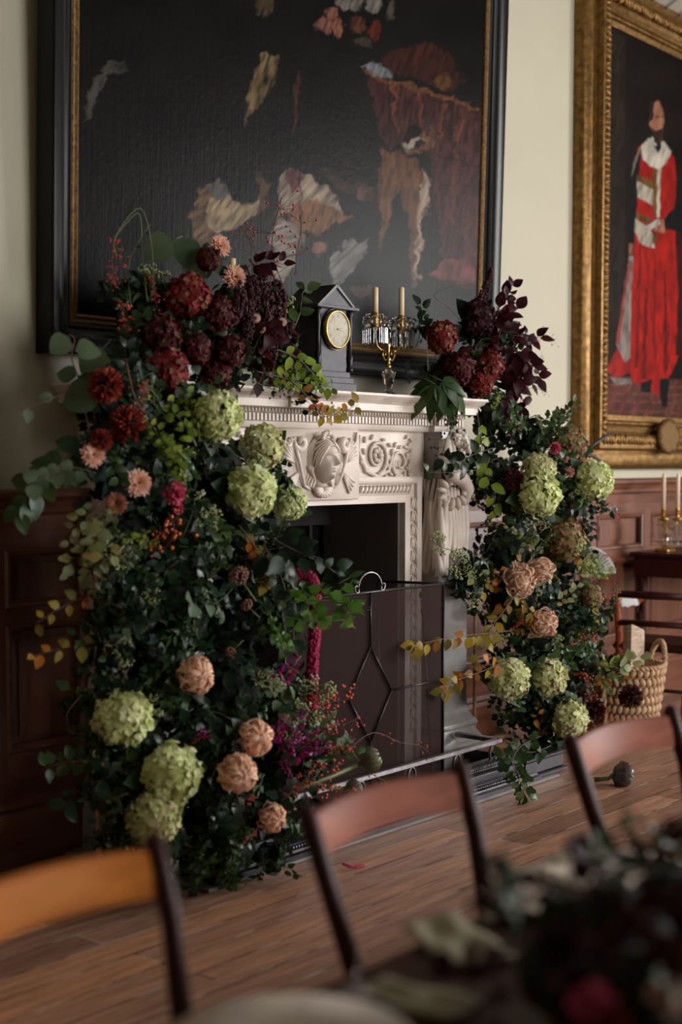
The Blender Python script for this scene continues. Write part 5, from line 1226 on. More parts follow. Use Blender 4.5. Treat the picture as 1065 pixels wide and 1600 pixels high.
fl(CA, [(340, 650, 38, 'lime green hydrangea just below the mantelshelf, topmost of the green ones'), (410, 698, 35, 'lime green hydrangea with pinkish edges touching the carved frieze', 'hygp'), (393, 768, 40, 'big pale lime hydrangea beside the corner of the fire opening'),
        (450, 785, 28, 'smaller lime hydrangea overlapping the black fire opening'), (192, 1123, 44, 'pale green hydrangea low down in front of the dark panelling'), (268, 1210, 47, 'large pale green hydrangea in the middle of the low trio'), (240, 1278, 41, 'faded green hydrangea, lowest one of the larger arrangement', 'hygp')], HY)
HR = ('hydrangea', 'flower', ['hyd1', 'hyd2', 'hyd0'], 'hyr', None, 'ivy', 'flower_head', .98, .6)
fl(CA, [(293, 462, 34, 'crimson hydrangea under the round green leaves, highest red one of the larger arrangement'), (260, 577, 33, 'crimson hydrangea over the end of the mantelshelf'), (335, 585, 27, 'greenish-red hydrangea resting on the mantelshelf edge', 'hyd'),
        (306, 545, 25, 'dull red hydrangea above the mantelshelf between two others', 'hyd'), (358, 548, 26, 'dark red hydrangea beside the hanging burgundy plumes', 'hyd'), (256, 522, 30, 'very dark red hydrangea in shade before the black frame', 'hyd'), (340, 490, 27, 'dark red hydrangea below the second peach chrysanthemum', 'hyd'), (325, 405, 18, 'small dusky hydrangea behind the topmost peach chrysanthemum', 'hyd')], HR)
PM = ('chrysanthemum', 'flower', ['pom0', 'pom1'], 'chr', None, 'grey', 'petals', .95, .55)
fl(CA, [(165, 602, 31, 'russet red pompon chrysanthemum beside the mantel end'), (198, 663, 33, 'dark russet pompon chrysanthemum above the peach daisies'), (158, 688, 20, 'small shadowed russet pompon chrysanthemum at the edge')], PM)
DZ = ('chrysanthemum', 'flower', ['dai0', 'dai1'], 'pch', 'cen', 'grey', 'petals', 1.0, .85)
fl(CA, [(343, 385, 19, 'peach daisy chrysanthemum at the very top of the arrangement', -.42), (366, 433, 20, 'peach daisy chrysanthemum just in front of the candle tip', -.44), (145, 711, 21, 'peach daisy chrysanthemum against the pale wall, outermost one'),
        (215, 755, 23, 'open peach daisy chrysanthemum above the pink carnation level'), (181, 787, 19, 'dusky peach daisy chrysanthemum over the pale lobed leaves', 'pchd')], DZ)
IN = ('incurved_chrysanthemum', 'flower', ['inc0', 'inc1'], 'inc', None, 'ivy', 'petals', .98, .35)
fl(CA, [(306, 1055, 29, 'apricot incurved chrysanthemum alone in the dark middle foliage'), (398, 1153, 28, 'apricot incurved chrysanthemum, upper of the touching pair'), (371, 1208, 31, 'apricot incurved chrysanthemum, lower of the touching pair'), (424, 1278, 23, 'apricot chrysanthemum bud close to the floor')], IN)
CR = ('carnation', 'flower', ['car0', 'car1'], 'pink', None, None, 'petals', 1.05, .8)
fl(CA, [(272, 771, 20, 'bright pink carnation in dark green leaves'), (277, 795, 11, 'small pink carnation bud under the bright pink one')], CR)
fl(CB, [(690, 527, 25, 'crimson hydrangea beside the candelabrum on the mantel', -.40), (766, 571, 22, 'crimson hydrangea behind the red and green one by the dark leaves'), (750, 600, 21, 'red and green hydrangea over the mantel corner'), (716, 577, 26, 'shadowed dark red hydrangea between the two bright crimson ones', 'hyd'),
        (745, 498, 28, 'black-burgundy hydrangea below the tall amaranth plume', 'hyb', -.40)][:4] , HR)
fl(CB, [(745, 498, 28, 'black-burgundy hydrangea below the tall amaranth plume', -.38, 'hyb'), (789, 522, 25, 'black-burgundy hydrangea beside the bare wall', -.38, 'hyb')], HR)
fl(CB, [(843, 773, 33, 'pale lime hydrangea in the upper middle, brightest of its pair'), (842, 733, 25, 'duller lime hydrangea just above the bright one', 'hygp'), (928, 750, 30, 'pale lime hydrangea overlapping the wainscot rail'), (883, 845, 31, 'green and pink hydrangea beside the white paper fan', 'hygr'),
        (893, 690, 25, 'mottled green hydrangea next to the black plumes under the gold frame', 'hygr'), (795, 1062, 32, 'shadowed olive hydrangea beside the marble plinth', 'hygp'), (856, 1060, 30, 'green hydrangea with pink edges in the lower middle', 'hygp'), (890, 1125, 29, 'green hydrangea just above the chair rail', 'hygp'), (925, 932, 17, 'small mottled hydrangea beneath the black berries', 'hygr')], HY)
SP = ('spider_chrysanthemum', 'flower', ['spi0', 'spi1'], 'spi', None, None, 'petals', 1.0, .7)
fl(CB, [(812, 905, 25, 'ragged tan-peach chrysanthemum above the turning leaves'), (845, 891, 20, 'dusky folded tan-peach chrysanthemum touching the ragged one'), (850, 974, 21, 'tan-peach rosette chrysanthemum below the big pale leaf')], SP)
fl(CB, [(866, 700, 11, 'deep pink carnation near the black plumes'), (887, 704, 9, 'small pink carnation closest to the black plumes'), (889, 738, 9, 'blush bud above the lime hydrangea on the rail', 'pinkp'), (880, 716, 9, 'blush carnation under the two pink ones', 'pinkp')], CR)
DK2 = ('dahlia', 'flower', ['pom0', 'pom1'], 'hyd', None, None, 'petals', 1.0, .7)
fl(CB, [(800, 748, 17, 'dark crimson dahlia beside the pale lime pair'), (930, 1108, 17, 'dark crimson dahlia near the chair rail'), (985, 1088, 20, 'black-crimson dahlia in front of the basket', -.80), (962, 1035, 15, 'dull crimson dahlia by the lime leaves'), (905, 1085, 14, 'small dark crimson dahlia between hydrangeas')], DK2)

# ------------------------------------------------------------------ sprigs over the surface of each clump
def scatter(cl, where, n, mix, seed, zones=()):
    random.seed(seed); got = 0; tries = 0
    if not n: return
    xs = [EYE + (c - EYE) for c, _ in cl]
    src = BA if where == 'A' else BB
    while got < n and tries < n * 30:
        tries += 1
        c = random.choice(src); w_ = c[2]
        a = random.random() * 6.28; q_ = math.sqrt(random.random()) * 1.0; x_, y_ = c[0] + w_ * q_ * math.cos(a), c[1] + w_ * q_ * math.sin(a)
        h = front(cl, x_, y_)
        if not h: continue
        key = None
        for (zx, zy, zr, k_) in zones:
            if (x_ - zx) ** 2 + (y_ - zy) ** 2 < zr * zr and random.random() < .7: key = k_; break
        key = key or random.choices([m_[0] for m_ in mix], [m_[1] for m_ in mix])[0]
        p_, nr = h[1] - h[2] * .035, (h[2] + TOCAM * .3).normalized()
        cx, cy = (290 if where == 'A' else 835), y_
        tang = rv(); tang = tang - nr * tang.dot(nr); tang.normalize(); outw = RT * (.5 if x_ > cx else -.5)
        d = tang + nr * .38 + outw * .5 + Vector((0, 0, -.25))
        sc_ = random.uniform(.6, .92)
        put(key + str(random.randrange(3)), p_ - d.normalized() * .07 * sc_, d, nr + rv(.2), sc_, where); got += 1
scatter(CA, 'A', 245, [('ivy', 30), ('dark', 26), ('mid', 14), ('oak', 8), ('grey', 6), ('lance', 6), ('umb', 7), ('euc', 3)], 31,
        [(265, 660, 62, 'lime'), (180, 770, 50, 'grey'), (420, 945, 60, 'oak'), (395, 820, 40, 'dark'), (200, 480, 60, 'dark'), (300, 530, 60, 'dark'), (440, 590, 40, 'lime'), (330, 1100, 90, 'dark'), (360, 930, 60, 'mid'), (300, 1000, 50, 'lance'), (370, 1330, 60, 'mid')])
scatter(CB, 'B', 170, [('ivy', 22), ('dark', 20), ('mid', 16), ('oak', 10), ('lance', 5), ('umb', 5), ('pale', 3), ('aut', 3)], 32,
        [(800, 560, 60, 'burg'), (770, 700, 40, 'dark'), (860, 680, 45, 'mid'), (800, 940, 40, 'aut'), (900, 990, 50, 'mid'), (930, 870, 40, 'pale'), (950, 1050, 45, 'mid'), (735, 900, 40, 'ivy'), (880, 1110, 60, 'dark')])

# ------------------------------------------------------------------ massed leaves behind the sprigs, and mossy cores blackened for the shade between them
def mass(cl, name, n, seed, label, mats, kinds=('ivy', 'ovate', 'ovate', 'oak')):
    random.seed(seed); b = MB(); tot = sum(r_ ** 2 for _, r_ in cl)
    for c_, r_ in cl:
        for k in range(int(n * r_ ** 2 / tot)):
            v = rv().normalized(); p_ = c_ + v * r_ * random.uniform(.45, .82)
            if p_.y > -.02 or p_.z < .03: continue
            d = rv(); d = d - v * d.dot(v) * .7 + Vector((0, 0, -.5)); leaf(b, p_, d, v + rv(.4), random.uniform(.035, .065), random.choice(kinds), random.choices(range(len(mats)), [6, 3, 1][:len(mats)])[0], bend=random.uniform(0, .5), n=4)
    tag(b.build(name, [M[m_] for m_ in mats], None, True, False), label, 'foliage', kind='stuff')
mass(CA, 'foliage', 6500, 41, 'mass of dark leaves filling the larger arrangement', ['ivy', 'ivyl', 'grey'])
mass(CB, 'foliage', 3200, 42, 'mass of dark leaves filling the arrangement beside the log basket', ['ivy', 'ivyl', 'autumn'])
for cl, lab in ((CA, 'mossy netting core of the larger arrangement, blackened for shade between leaves'), (CB, 'mossy netting core of the arrangement beside the log basket, blackened for inner shade')):
    b = MB()
    for c_, r_ in cl:
        k = .62 if cl is CA else .5
        if c_.y + r_ * k > -.02: c_ = Vector((c_.x, -.02 - r_ * k, c_.z))
        b.ball(c_, r_ * k, 12, 8)
    tag(b.build('moss_shade', M['moss_shade'], None, True), lab, 'moss_shade', kind='stuff')
# ------------------------------------------------------------------ single branches, sprays and seed heads that stand out
random.seed(77)
def near(x_, y_, Y, lift=.02):
    """the point at depth plane Y, or just in front of the clump that stands before it"""
    p_ = at(x_, y_, Y)
    for cl in (CA, CB):
        h = front(cl, x_, y_)
        if h and dep(h[1]) < dep(p_) + lift: p_ = h[1] - ray(x_, y_).normalized() * lift
    return p_
def pxv(x0, y0, x1, y1, Y, tow=0.0):                         # direction in the room of a picture-wise step at depth plane Y
    a, c = at(x0, y0, Y), EYE + ray(x1, y1) * (dep(at(x0, y0, Y))); return (c - a) + TOCAM * tow * (c - a).length
def spr(key, x0, y0, x1, y1, Y, label, where='A', tow=0.1, face=None, L0=.21):
    a = near(x0, y0, Y) if where != 'T' else at(x0, y0, Y); c_ = EYE + ray(x1, y1) * dep(a); d = c_ - a; d = d + TOCAM * tow * d.length; sc = d.length / L0
    return put(key, a, d, (face if face is not None else TOCAM + SUNV * .3) + rv(.15), sc, where, label)
def branch(name, cat, label, pts, Y, r0, kind, leafmat, ll, nl, stem='rtwig', side=1.0, hang=.0, berries=None, seed=0, dY=None, tip=True):
    """one branch along picture points, each with its own depth, leaves set along it"""
    random.seed(seed or len(label)); P_ = [near(x_, y_, (dY[i] if dY else Y)) for i, (x_, y_) in enumerate(pts)]
    f = []                                                  # smooth the line
    for i in range(len(P_) - 1):
        p0, p1, p2, p3 = P_[max(i - 1, 0)], P_[i], P_[i + 1], P_[min(i + 2, len(P_) - 1)]
        for k in range(5):
            t = k / 5; f.append(.5 * ((2 * p1) + (p2 - p0) * t + (2 * p0 - 5 * p1 + 4 * p2 - p3) * t * t + (3 * p1 - p0 - 3 * p2 + p3) * t ** 3))
    f.append(P_[-1]); n = len(f)
    b = MB(); b.tube(f, [r0 * (1 - .7 * i / n) for i in range(n)], 6, 0)
    for i in range(nl):
        t = (.12 + .88 * (i + .6) / nl) * (n - 1.01); k = int(t); p_ = f[k].lerp(f[k + 1], t - k); d0 = (f[k + 1] - f[k]).normalized()
        sd = d0.cross(TOCAM).normalized() * (1 if i % 2 else -1); d = d0 * random.uniform(.1, .9) + sd * side + Vector((0, 0, -hang)) + rv(.2)
        leaf(b, p_, d, TOCAM + SUNV * .4 + rv(.4), ll * random.uniform(.7, 1.15), kind, 1, bend=random.uniform(.05, .5), fold=.2, curl=random.uniform(0, .03))
    if berries:
        m_, nb_, rr, sp_ = berries
        for i in range(nb_):
            t = (.2 + .8 * random.random()) * (n - 1.01); k = int(t); p_ = f[k]; c_ = p_ + rv(sp_); b.tube([p_, c_], .0007, 3, 0, cap=False); b.ball(c_, rr, 7, 5, 2)
    mats = [M[stem], M[leafmat]] + ([M[berries[0]]] if berries else [])
    return tag(b.build(name, mats, None, True, False), label, cat)
B_ = branch
# twigs against the still life
B_('vine_tendril', 'vine', 'arching green vine tendril crossing the dark painting at the top', [(230, 470), (222, 400), (218, 335), (196, 350), (178, 375)], -.38, .003, 'ovate', 'ivyl', .02, 3, 'stem', seed=1)
B_('vine_tendril', 'vine', 'second vine tendril arching over beside the first', [(240, 460), (236, 380), (218, 325), (180, 370), (182, 405)], -.42, .0028, 'ovate', 'ivyl', .02, 3, 'stem', seed=2)
B_('vine_tendril', 'vine', 'thin vine tendril looping nearest the painting frame', [(205, 480), (200, 420), (215, 380), (235, 350)], -.36, .0022, 'ovate', 'ivyl', .02, 2, 'stem', seed=3)
B_('bare_twig', 'twig', 'dark bare twig reaching across the painting above the plumes', [(395, 440), (430, 410), (465, 397), (505, 398)], -.42, .0036, 'ovate', 'autumn', .02, 0, 'twig', seed=4)
B_('bare_twig', 'twig', 'green twig curving under the dark bare one', [(400, 425), (425, 430), (450, 415), (458, 400)], -.45, .0028, 'ovate', 'ivyl', .02, 0, 'stem', seed=5)
B_('bare_twig', 'twig', 'reddish forked twig reaching out over the pale wall', [(150, 660), (135, 620), (100, 617), (62, 630), (32, 640)], -.55, .0032, 'ovate', 'euc', .06, 3, 'rtwig', seed=6, hang=.6)
B_('bare_twig', 'twig', 'upright thin brown twig just under the frame corner', [(140, 680), (125, 600), (112, 560), (116, 530), (108, 523)], -.52, .003, 'round', 'euc', .08, 3, 'rtwig', seed=7)
B_('bare_twig', 'twig', 'brown stem crossing the white mantel end diagonally', [(196, 560), (204, 600), (212, 625), (222, 640)], -.60, .0045, 'ovate', 'ivyl', .03, 1, 'rtwig', seed=8)
B_('bare_twig', 'twig', 'dark forked twig reaching over the painting toward the tall burgundy plume', [(720, 500), (700, 480), (678, 462), (700, 450), (735, 445)], -.40, .003, 'ovate', 'ivyl', .02, 0, 'twig', seed=9)
B_('trailing_vine', 'vine', 'thin green stem hanging before the mantel beside the candelabrum', [(668, 560), (668, 580), (667, 540), (666, 525)], -.44, .002, 'ovate', 'ivyl', .02, 0, 'stem', seed=10)
# big round leaves at the top
for i, (x0, y0, x1, y1, s_, lb) in enumerate([(292, 372, 290, 415, 1.5, 'large round grey-green leaf under the top peach chrysanthemum'), (300, 400, 312, 440, 1.2, 'round grey-green leaf hanging below the largest one'), (268, 376, 228, 398, 1.3, 'round grey-green leaf against the dark painting'),
                                          (330, 393, 342, 428, 1.1, 'narrow pale leaf between the two peach chrysanthemums'), (150, 610, 100, 630, 1.5, 'big dull green leaf beside the russet pompon'), (160, 545, 130, 585, 1.2, 'dull green round leaf under the frame corner')]):
    b = MB(); a = near(x0, y0, -.45); d = EYE + ray(x1, y1) * dep(a) - a; leaf(b, (0, 0, 0), d, TOCAM + rv(.2), d.length * (1.1 if i != 3 else 1.0), 'round' if i != 3 else 'ovate', 0, bend=.15, fold=.12, n=10, petiole=0)
    b.tube([(0, 0, 0), -d * .4 - TOCAM * .02], .0018, 5, 1); o = b.build('round_leaf', [M['euc'], M['stem']], None, True, False); o.location = a; tag(o, lb, 'leaf')
# long leafy branch over the wainscot end
B_('leafy_branch', 'branch', 'long leafy branch drooping toward the wainscot rail in front of the pale wall', [(160, 690), (125, 700), (90, 725), (55, 760), (28, 800)], -.58, .0035, 'ovate', 'ivyl', .085, 17, 'twig', side=.8, hang=.3, seed=12)
B_('leafy_branch', 'branch', 'shorter branch of green leaves above the long drooping one', [(150, 740), (110, 730), (80, 740), (50, 755)], -.62, .003, 'round', 'euc', .055, 9, 'twig', side=.7, hang=.3, seed=13)
for i, (x0, y0, x1, y1, k_, lb) in enumerate([(170, 800, 112, 885, 'paleoak0', 'pale lobed leaf branch hanging before the dark panelling'), (185, 830, 140, 905, 'paleoak1', 'pale lobed leaf branch nearer the red berries'), (160, 790, 100, 840, 'pale2', 'pale leaf sprig below the dusky daisy'), (190, 800, 150, 815, 'paleoak2', 'small pale lobed sprig just below the dusky daisy'),
                                          (235, 830, 175, 875, 'lime0', 'yellow-green sprig beside the orange berries'), (250, 850, 205, 850, 'lime1', 'second yellow-green sprig close to the orange berries')]):
    spr(k_, x0, y0, x1, y1, -.70, lb)
for i, (x0, y0, x1, y1, k_, lb) in enumerate([(300, 700, 262, 615, 'lime1', 'upright privet sprig between red pompon and lime hydrangea'), (285, 720, 235, 650, 'lime2', 'privet sprig leaning toward the dark russet pompon'), (290, 760, 255, 690, 'lime0', 'low privet sprig above the pink carnation'), (310, 690, 290, 610, 'lime0', 'privet sprig reaching up under the crimson hydrangea')]):
    spr(k_, x0, y0, x1, y1, -.76, lb, L0=.17)
B_('dark_leaf_branch', 'branch', 'low branch of small dark leaves reaching out near the skirting', [(200, 1210), (150, 1195), (110, 1190), (70, 1200)], -.66, .003, 'ovate', 'ivyl', .05, 16, 'twig', side=.9, seed=16)
B_('dark_leaf_branch', 'branch', 'second low dark branch below the first one', [(200, 1240), (160, 1250), (125, 1240), (100, 1260)], -.70, .003, 'ovate', 'ivy', .055, 13, 'twig', side=.9, seed=17)
B_('autumn_branch', 'branch', 'thin branch with a few yellow leaves before the dark panelling', [(200, 1000), (140, 1005), (90, 1015), (50, 1025)], -.60, .0025, 'ovate', 'autumn', .05, 8, 'rtwig', side=.8, hang=.4, seed=18)
B_('autumn_branch', 'branch', 'shadowed branch of brown leaves reaching over the panelling higher up', [(190, 950), (140, 930), (95, 950), (55, 975)], -.60, .0025, 'ovate', 'autumn', .045, 9, 'rtwig', side=.8, seed=19)
B_('bare_twig', 'twig', 'curved bare twig beside the stand pole', [(150, 1010), (138, 1070), (105, 1115), (112, 1150)], -.66, .002, 'ovate', 'ivyl', .02, 0, 'rtwig', seed=20)
# stand pole and base for the big arrangement
p = at(153, 1250, -.62); b = MB(); b.tube([(p.x, p.y, HZ), (p.x, p.y, 1.16)], .008, 8); b.box(p.x - .02, p.x + .3, p.y - .02, p.y + .02, HZ, .03)
tag(b.build('stand_pole', M['rush'], None), 'thin pale wooden pole of the stand holding the larger arrangement', 'pole')
p = at(741, 1100, -.12); b = MB(); b.tube([(p.x, p.y, HZ), (p.x, p.y, 1.05)], .009, 8); b.box(p.x - .02, p.x + .3, p.y - .02, p.y + .02, HZ, .03)
tag(b.build('stand_pole', M['rush'], None), 'thin pale wooden pole beside the marble pilaster', 'pole')
# right-hand end of the larger arrangement over the mantel
B_('autumn_branch', 'branch', 'arching branch with orange and yellow leaves over the carved frieze', [(450, 590), (485, 625), (505, 650), (530, 645), (560, 632)], -.55, .003, 'ovate', 'autumn', .05, 19, 'twig', side=.9, hang=.2, seed=21, berries=('berr', 12, .005, .02))
B_('autumn_branch', 'branch', 'green and yellow branch lying along the mantelshelf below the clock', [(400, 580), (440, 590), (480, 600), (520, 605)], -.50, .003, 'ovate', 'lime', .045, 22, 'twig', side=.9, hang=.2, seed=22)
B_('leafy_branch', 'branch', 'yellowing curled leaf branch in front of the clock base', [(430, 545), (465, 560), (490, 585), (500, 600)], -.50, .003, 'ovate', 'lime', .06, 13, 'stem', side=.9, hang=.1, seed=23)
B_('leafy_branch', 'branch', 'upright green leaf stem just beside the clock', [(455, 520), (468, 490), (472, 460), (478, 450)], -.45, .003, 'ovate', 'ivyl', .06, 8, 'stem', side=.8, seed=24)
B_('privet_berry_branch', 'branch', 'twig of black berries hanging over the mantel moulding', [(390, 590), (415, 605), (440, 610), (455, 605)], -.56, .002, 'ovate', 'ivyl', .03, 4, 'stem', seed=25, berries=('berk', 34, .0045, .022))
for i, (x0, y0, x1, y1, lb) in enumerate([(390, 430, 425, 520, 'burgundy plume hanging beside the clock side, broadest one'), (400, 420, 455, 500, 'burgundy plume arching nearest the clock'), (385, 470, 400, 560, 'burgundy plume hanging straight down over the red hydrangeas'), (420, 500, 440, 590, 'lowest burgundy plume hanging to the mantelshelf'), (372, 440, 385, 520, 'burgundy plume directly under the second peach chrysanthemum'), (430, 440, 468, 540, 'long burgundy plume beside the green leaf stem')]):
    spr(f'plume{i % 3}', x0, y0, x1, y1, -.47, lb, face=Vector((0, 0, 1)))
for i, (x0, y0, x1, y1, lb) in enumerate([(385, 415, 440, 405, 'large burgundy leaf spray at the top of the plumes'), (415, 480, 430, 560, 'burgundy leaf spray drooping between plumes'), (440, 500, 462, 545, 'burgundy leaf spray by the clock'), (400, 520, 405, 590, 'burgundy leaf spray lowest over the mantel')]):
    spr(f'burg{i % 3}', x0, y0, x1, y1, -.49, lb)
b = MB()                                                     # small pale star flowers among the plumes
for (x_, y_) in ((411, 515), (424, 505), (441, 503), (400, 497)):
    c_ = near(x_, y_, -.53, .04)
    for k in range(16): a = 2 * PI * k / 16; d = (RT * math.cos(a) + ZZ * math.sin(a)); leaf(b, c_, d, TOCAM, .021, 'lance', 0, n=3, petiole=0)
    b.ball(c_ - TOCAM * -.003, .006, 8, 6, 1); b.tube([c_, c_ + Vector((-.03, .05, -.12))], .001, 4, 1)
tag(b.build('astrantia_spray', [M['pinkp'], M['stem']], None, True, False), 'spray of small dusty pink star flowers among the burgundy plumes', 'flower')
for i, (x0, y0, x1, y1, k_, lb) in enumerate([(440, 440, 430, 330, 'rosy0', 'airy red hip spray in front of the painted bird'), (470, 430, 470, 350, 'rosy1', 'airy red hip spray reaching up nearest the clock'), (400, 430, 380, 365, 'rosy2', 'airy red hip spray between the peach chrysanthemums and plumes'),
                                          (200, 420, 175, 370, 'berr0', 'small red berry cluster against the dark painting, highest'), (190, 450, 162, 415, 'berr1', 'red berry cluster below the highest one'), (250, 480, 225, 430, 'berr2', 'red berry cluster before the round leaves'), (215, 540, 190, 470, 'berr0', 'red berry cluster in the shade above the mantel end'), (215, 590, 235, 640, 'berr1', 'red berries hanging over the white mantel end')]):
    spr(k_, x0, y0, x1, y1, -.44, lb, L0=.2)
# middle of the larger arrangement
for i, (x0, y0, x1, y1, k_, lb) in enumerate([(262, 800, 262, 872, 'bero0', 'orange-red berry cluster hanging below the pink carnation'), (250, 815, 250, 865, 'bero1', 'second orange-red berry cluster touching the first')]): spr(k_, x0, y0, x1, y1, -.73, lb, L0=.13)
for i, (x0, y0, x1, y1, k_, lb) in enumerate([(340, 660, 312, 720, 'berk0', 'black berry cluster beside the topmost lime hydrangea'), (335, 720, 300, 760, 'berk1', 'black berry cluster above the dark star-shaped leaves'), (215, 850, 190, 910, 'berk2', 'dusky black berry cluster by the yellow-green sprigs'), (410, 840, 392, 905, 'berk0', 'purple-black berries under the big lime hydrangea')]): spr(k_, x0, y0, x1, y1, -.70, lb, L0=.14)
for i, (x0, y0, x1, y1, lb) in enumerate([(400, 940, 372, 900, 'brown-pink sedum head in the middle foliage'), (405, 965, 385, 945, 'brown-pink sedum head just beneath another'), (380, 1000, 360, 1020, 'dark sedum head over the lone apricot bloom')]): spr(f'sedum{i}', x0, y0, x1, y1, -.70, lb, L0=.09)
for i, (x0, y0, x1, y1, k_, lb) in enumerate([(425, 830, 480, 870, 'dark0', 'broad dark leaf spray hanging below the smaller lime hydrangea'), (415, 850, 445, 930, 'dark1', 'broad dark leaf spray over the fire opening edge')]): spr(k_, x0, y0, x1, y1, -.66, lb, L0=.13)
B_('autumn_branch', 'branch', 'cream and orange curled leaves below the lime hydrangeas', [(372, 820), (395, 850), (410, 880), (415, 910)], -.72, .0025, 'ovate', 'autumn', .05, 10, 'rtwig', side=.6, hang=.6, seed=30)
for i, (x0, y0, x1, y1, k_, lb) in enumerate([(440, 950, 560, 938, 'fresh0', 'bright green leafy branch reaching across the fire screen'), (430, 970, 530, 965, 'fresh1', 'green leafy branch just under the reaching one'), (450, 930, 540, 905, 'lance0', 'pointed green branch crossing the fire opening'), (420, 960, 455, 1010, 'fresh2', 'green branch drooping behind the magenta tassel')]): spr(k_, x0, y0, x1, y1, -.78, lb)
B_('black_berry_twig', 'branch', 'little cluster of black berries on the fire screen edge', [(520, 945), (545, 945), (560, 950), (570, 955)], -.80, .0015, 'ovate', 'ivyl', .02, 1, 'stem', seed=31, berries=('berk', 22, .0045, .014))
# hanging magenta tassel
def tassel(pts, Y, r0, m_, label, n=900, seed=3, drop=True):
    random.seed(seed); P_ = [at(x_, y_, Y) for x_, y_ in pts]; dm = min(dep(near(x_, y_, Y, .03)) for x_, y_ in pts); P_ = [EYE + ray(x_, y_) * dm for x_, y_ in pts] if drop else P_; b = MB(); seg = len(P_) - 1
    b.tube(P_, [r0 * .75] * len(P_), 10, 0)
    for k in range(n):
        t = random.random() * seg; i_ = min(int(t), seg - 1); c_ = P_[i_].lerp(P_[i_ + 1], t - i_); a = random.random() * 6.28; d = (P_[i_ + 1] - P_[i_]).normalized(); u = d.orthogonal().normalized(); w = d.cross(u)
        b.ball(c_ + (u * math.cos(a) + w * math.sin(a)) * r0 * .8, r0 * random.uniform(.22, .36), 5, 4, 1)
    return tag(b.build('amaranth_tassel', [M[m_], M[m_]], None, True, False), label, 'amaranth')
tassel([(455, 905), (470, 896), (484, 900), (491, 915), (492, 945), (491, 990), (488, 1040), (487, 1085), (487, 1108)], -.80, .022, 'amar', 'long magenta amaranth tassel hanging in front of the fire screen', 1500)
tassel([(495, 905), (499, 930), (500, 970), (497, 1010)], -.78, .009, 'amar', 'thin magenta strand beside the long hanging tassel', 250)
tassel([(300 + 236, 1334), (545, 1338), (556, 1339), (568, 1337)], -1.05, .006, 'amar', 'fallen scrap of magenta amaranth lying on the floorboards', 120, drop=False)
fs_ = bpy.data.objects['amaranth_tassel.002']; zmn = min(v.co.z for v in fs_.data.vertices); fs_.location.z = -zmn + .002
# magenta snapdragons and red berries spilling to the right
for i, (x0, y0, x1, y1, lb) in enumerate([(430, 1180, 480, 1110, 'magenta snapdragon spike pointing up at the tassel'), (440, 1190, 505, 1140, 'magenta snapdragon spike leaning to the fire screen'), (420, 1160, 450, 1115, 'magenta snapdragon spike nearest the apricot pair'), (440, 1180, 455, 1215, 'crimson-purple snapdragon spike hanging low'),
                                          (430, 1075, 470, 1022, 'dusky snapdragon spike crossing the dark screen'), (330, 1140, 300, 1160, 'dark purple snapdragon in the shaded foliage'), (455, 1170, 520, 1165, 'magenta snapdragon spike pointing at the artichoke')]): spr(f'snap{i % 3}', x0, y0, x1, y1, -.88, lb, L0=.17)
for i, (x0, y0, x1, y1, k_, lb) in enumerate([(490, 1130, 545, 1070, 'berr0', 'red berry spray in front of the diamond bars, topmost'), (500, 1150, 560, 1120, 'berr1', 'red berry spray reaching past the diamond bars'), (500, 1170, 555, 1165, 'berr2', 'red berry spray above the artichoke stem'), (460, 1220, 530, 1190, 'berr0', 'red berry spray under the artichoke stem'), (480, 1240, 555, 1235, 'berr1', 'red berry spray around the lower artichoke'),
                                          (450, 1240, 490, 1215, 'berr2', 'dense red berries between snapdragons and apricot bud'), (400, 1240, 370, 1265, 'berr1', 'red berries below the apricot pair'), (380, 1320, 400, 1300, 'berr0', 'few red berries beside the apricot bud'), (470, 1090, 525, 1100, 'berr2', 'red berries behind the tassel end'), (430, 1230, 460, 1260, 'rosy1', 'loose red berry twig near the floor')]): spr(k_, x0, y0, x1, y1, -.90, lb, L0=.2)
B_('berry_twig', 'twig', 'long thin reddish twig arching over the fender rail', [(540, 1175), (582, 1145), (625, 1160), (655, 1165), (672, 1180), (682, 1200)], -.95, .0016, 'ovate', 'ivyl', .02, 1, 'rtwig', seed=33, berries=('berr', 12, .004, .014))
B_('berry_twig', 'twig', 'thin green twig trailing below the artichoke', [(550, 1175), (575, 1205), (600, 1220), (612, 1228)], -.95, .0016, 'ovate', 'ivyl', .02, 1, 'stem', seed=34, berries=('berr', 9, .004, .013))
for i, (x0, y0, x1, y1, lb) in enumerate([(480, 1100, 515, 1065, 'green umbel beside the tassel end'), (450, 1110, 500, 1115, 'green umbel above the snapdragons'), (405, 1080, 440, 1060, 'green umbel behind the dusky snapdragon spike'), (470, 1090, 520, 1060, 'broad froth of green umbels over the tassel end'), (430, 1130, 470, 1150, 'green umbel low among the red berries')]): spr(f'umb{i % 3}', x0, y0, x1, y1, -.86, lb, L0=.13)
# artichokes
def artichoke(x_, y_, rp, Y, key, m_, lab, ax, stemto=None, z=None):
    p_ = at(x_, y_, Y); r_ = rp * dep(p_) / FPX
    if z is not None: p_.z = r_ * .95
    t = bloom('artichoke', 'artichoke', key, p_, ax, r_ * .86, m_, lab, None, None, 'bracts', stem=False)
    q_ = at(*stemto, Y) if stemto else p_ - Vector(ax).normalized() * r_ * 2.4
    if z is not None: q_.z = r_ * .5
    Mi = t.matrix_world.inverted(); b = MB(); b.tube([Mi @ (p_ - Vector(ax).normalized() * r_ * .6), Mi @ (p_.lerp(q_, .5) + Vector((0, 0, -.006))), Mi @ q_], [.22, .2, .24], 8); b.build('stem', M['stem'], t, smooth=True)
artichoke(577, 1187, 19.5, -.95, 'art0', 'art', 'green artichoke on a long stem in front of the fender rail', pxv(450, 1240, 577, 1185, -.95), (450, 1238))
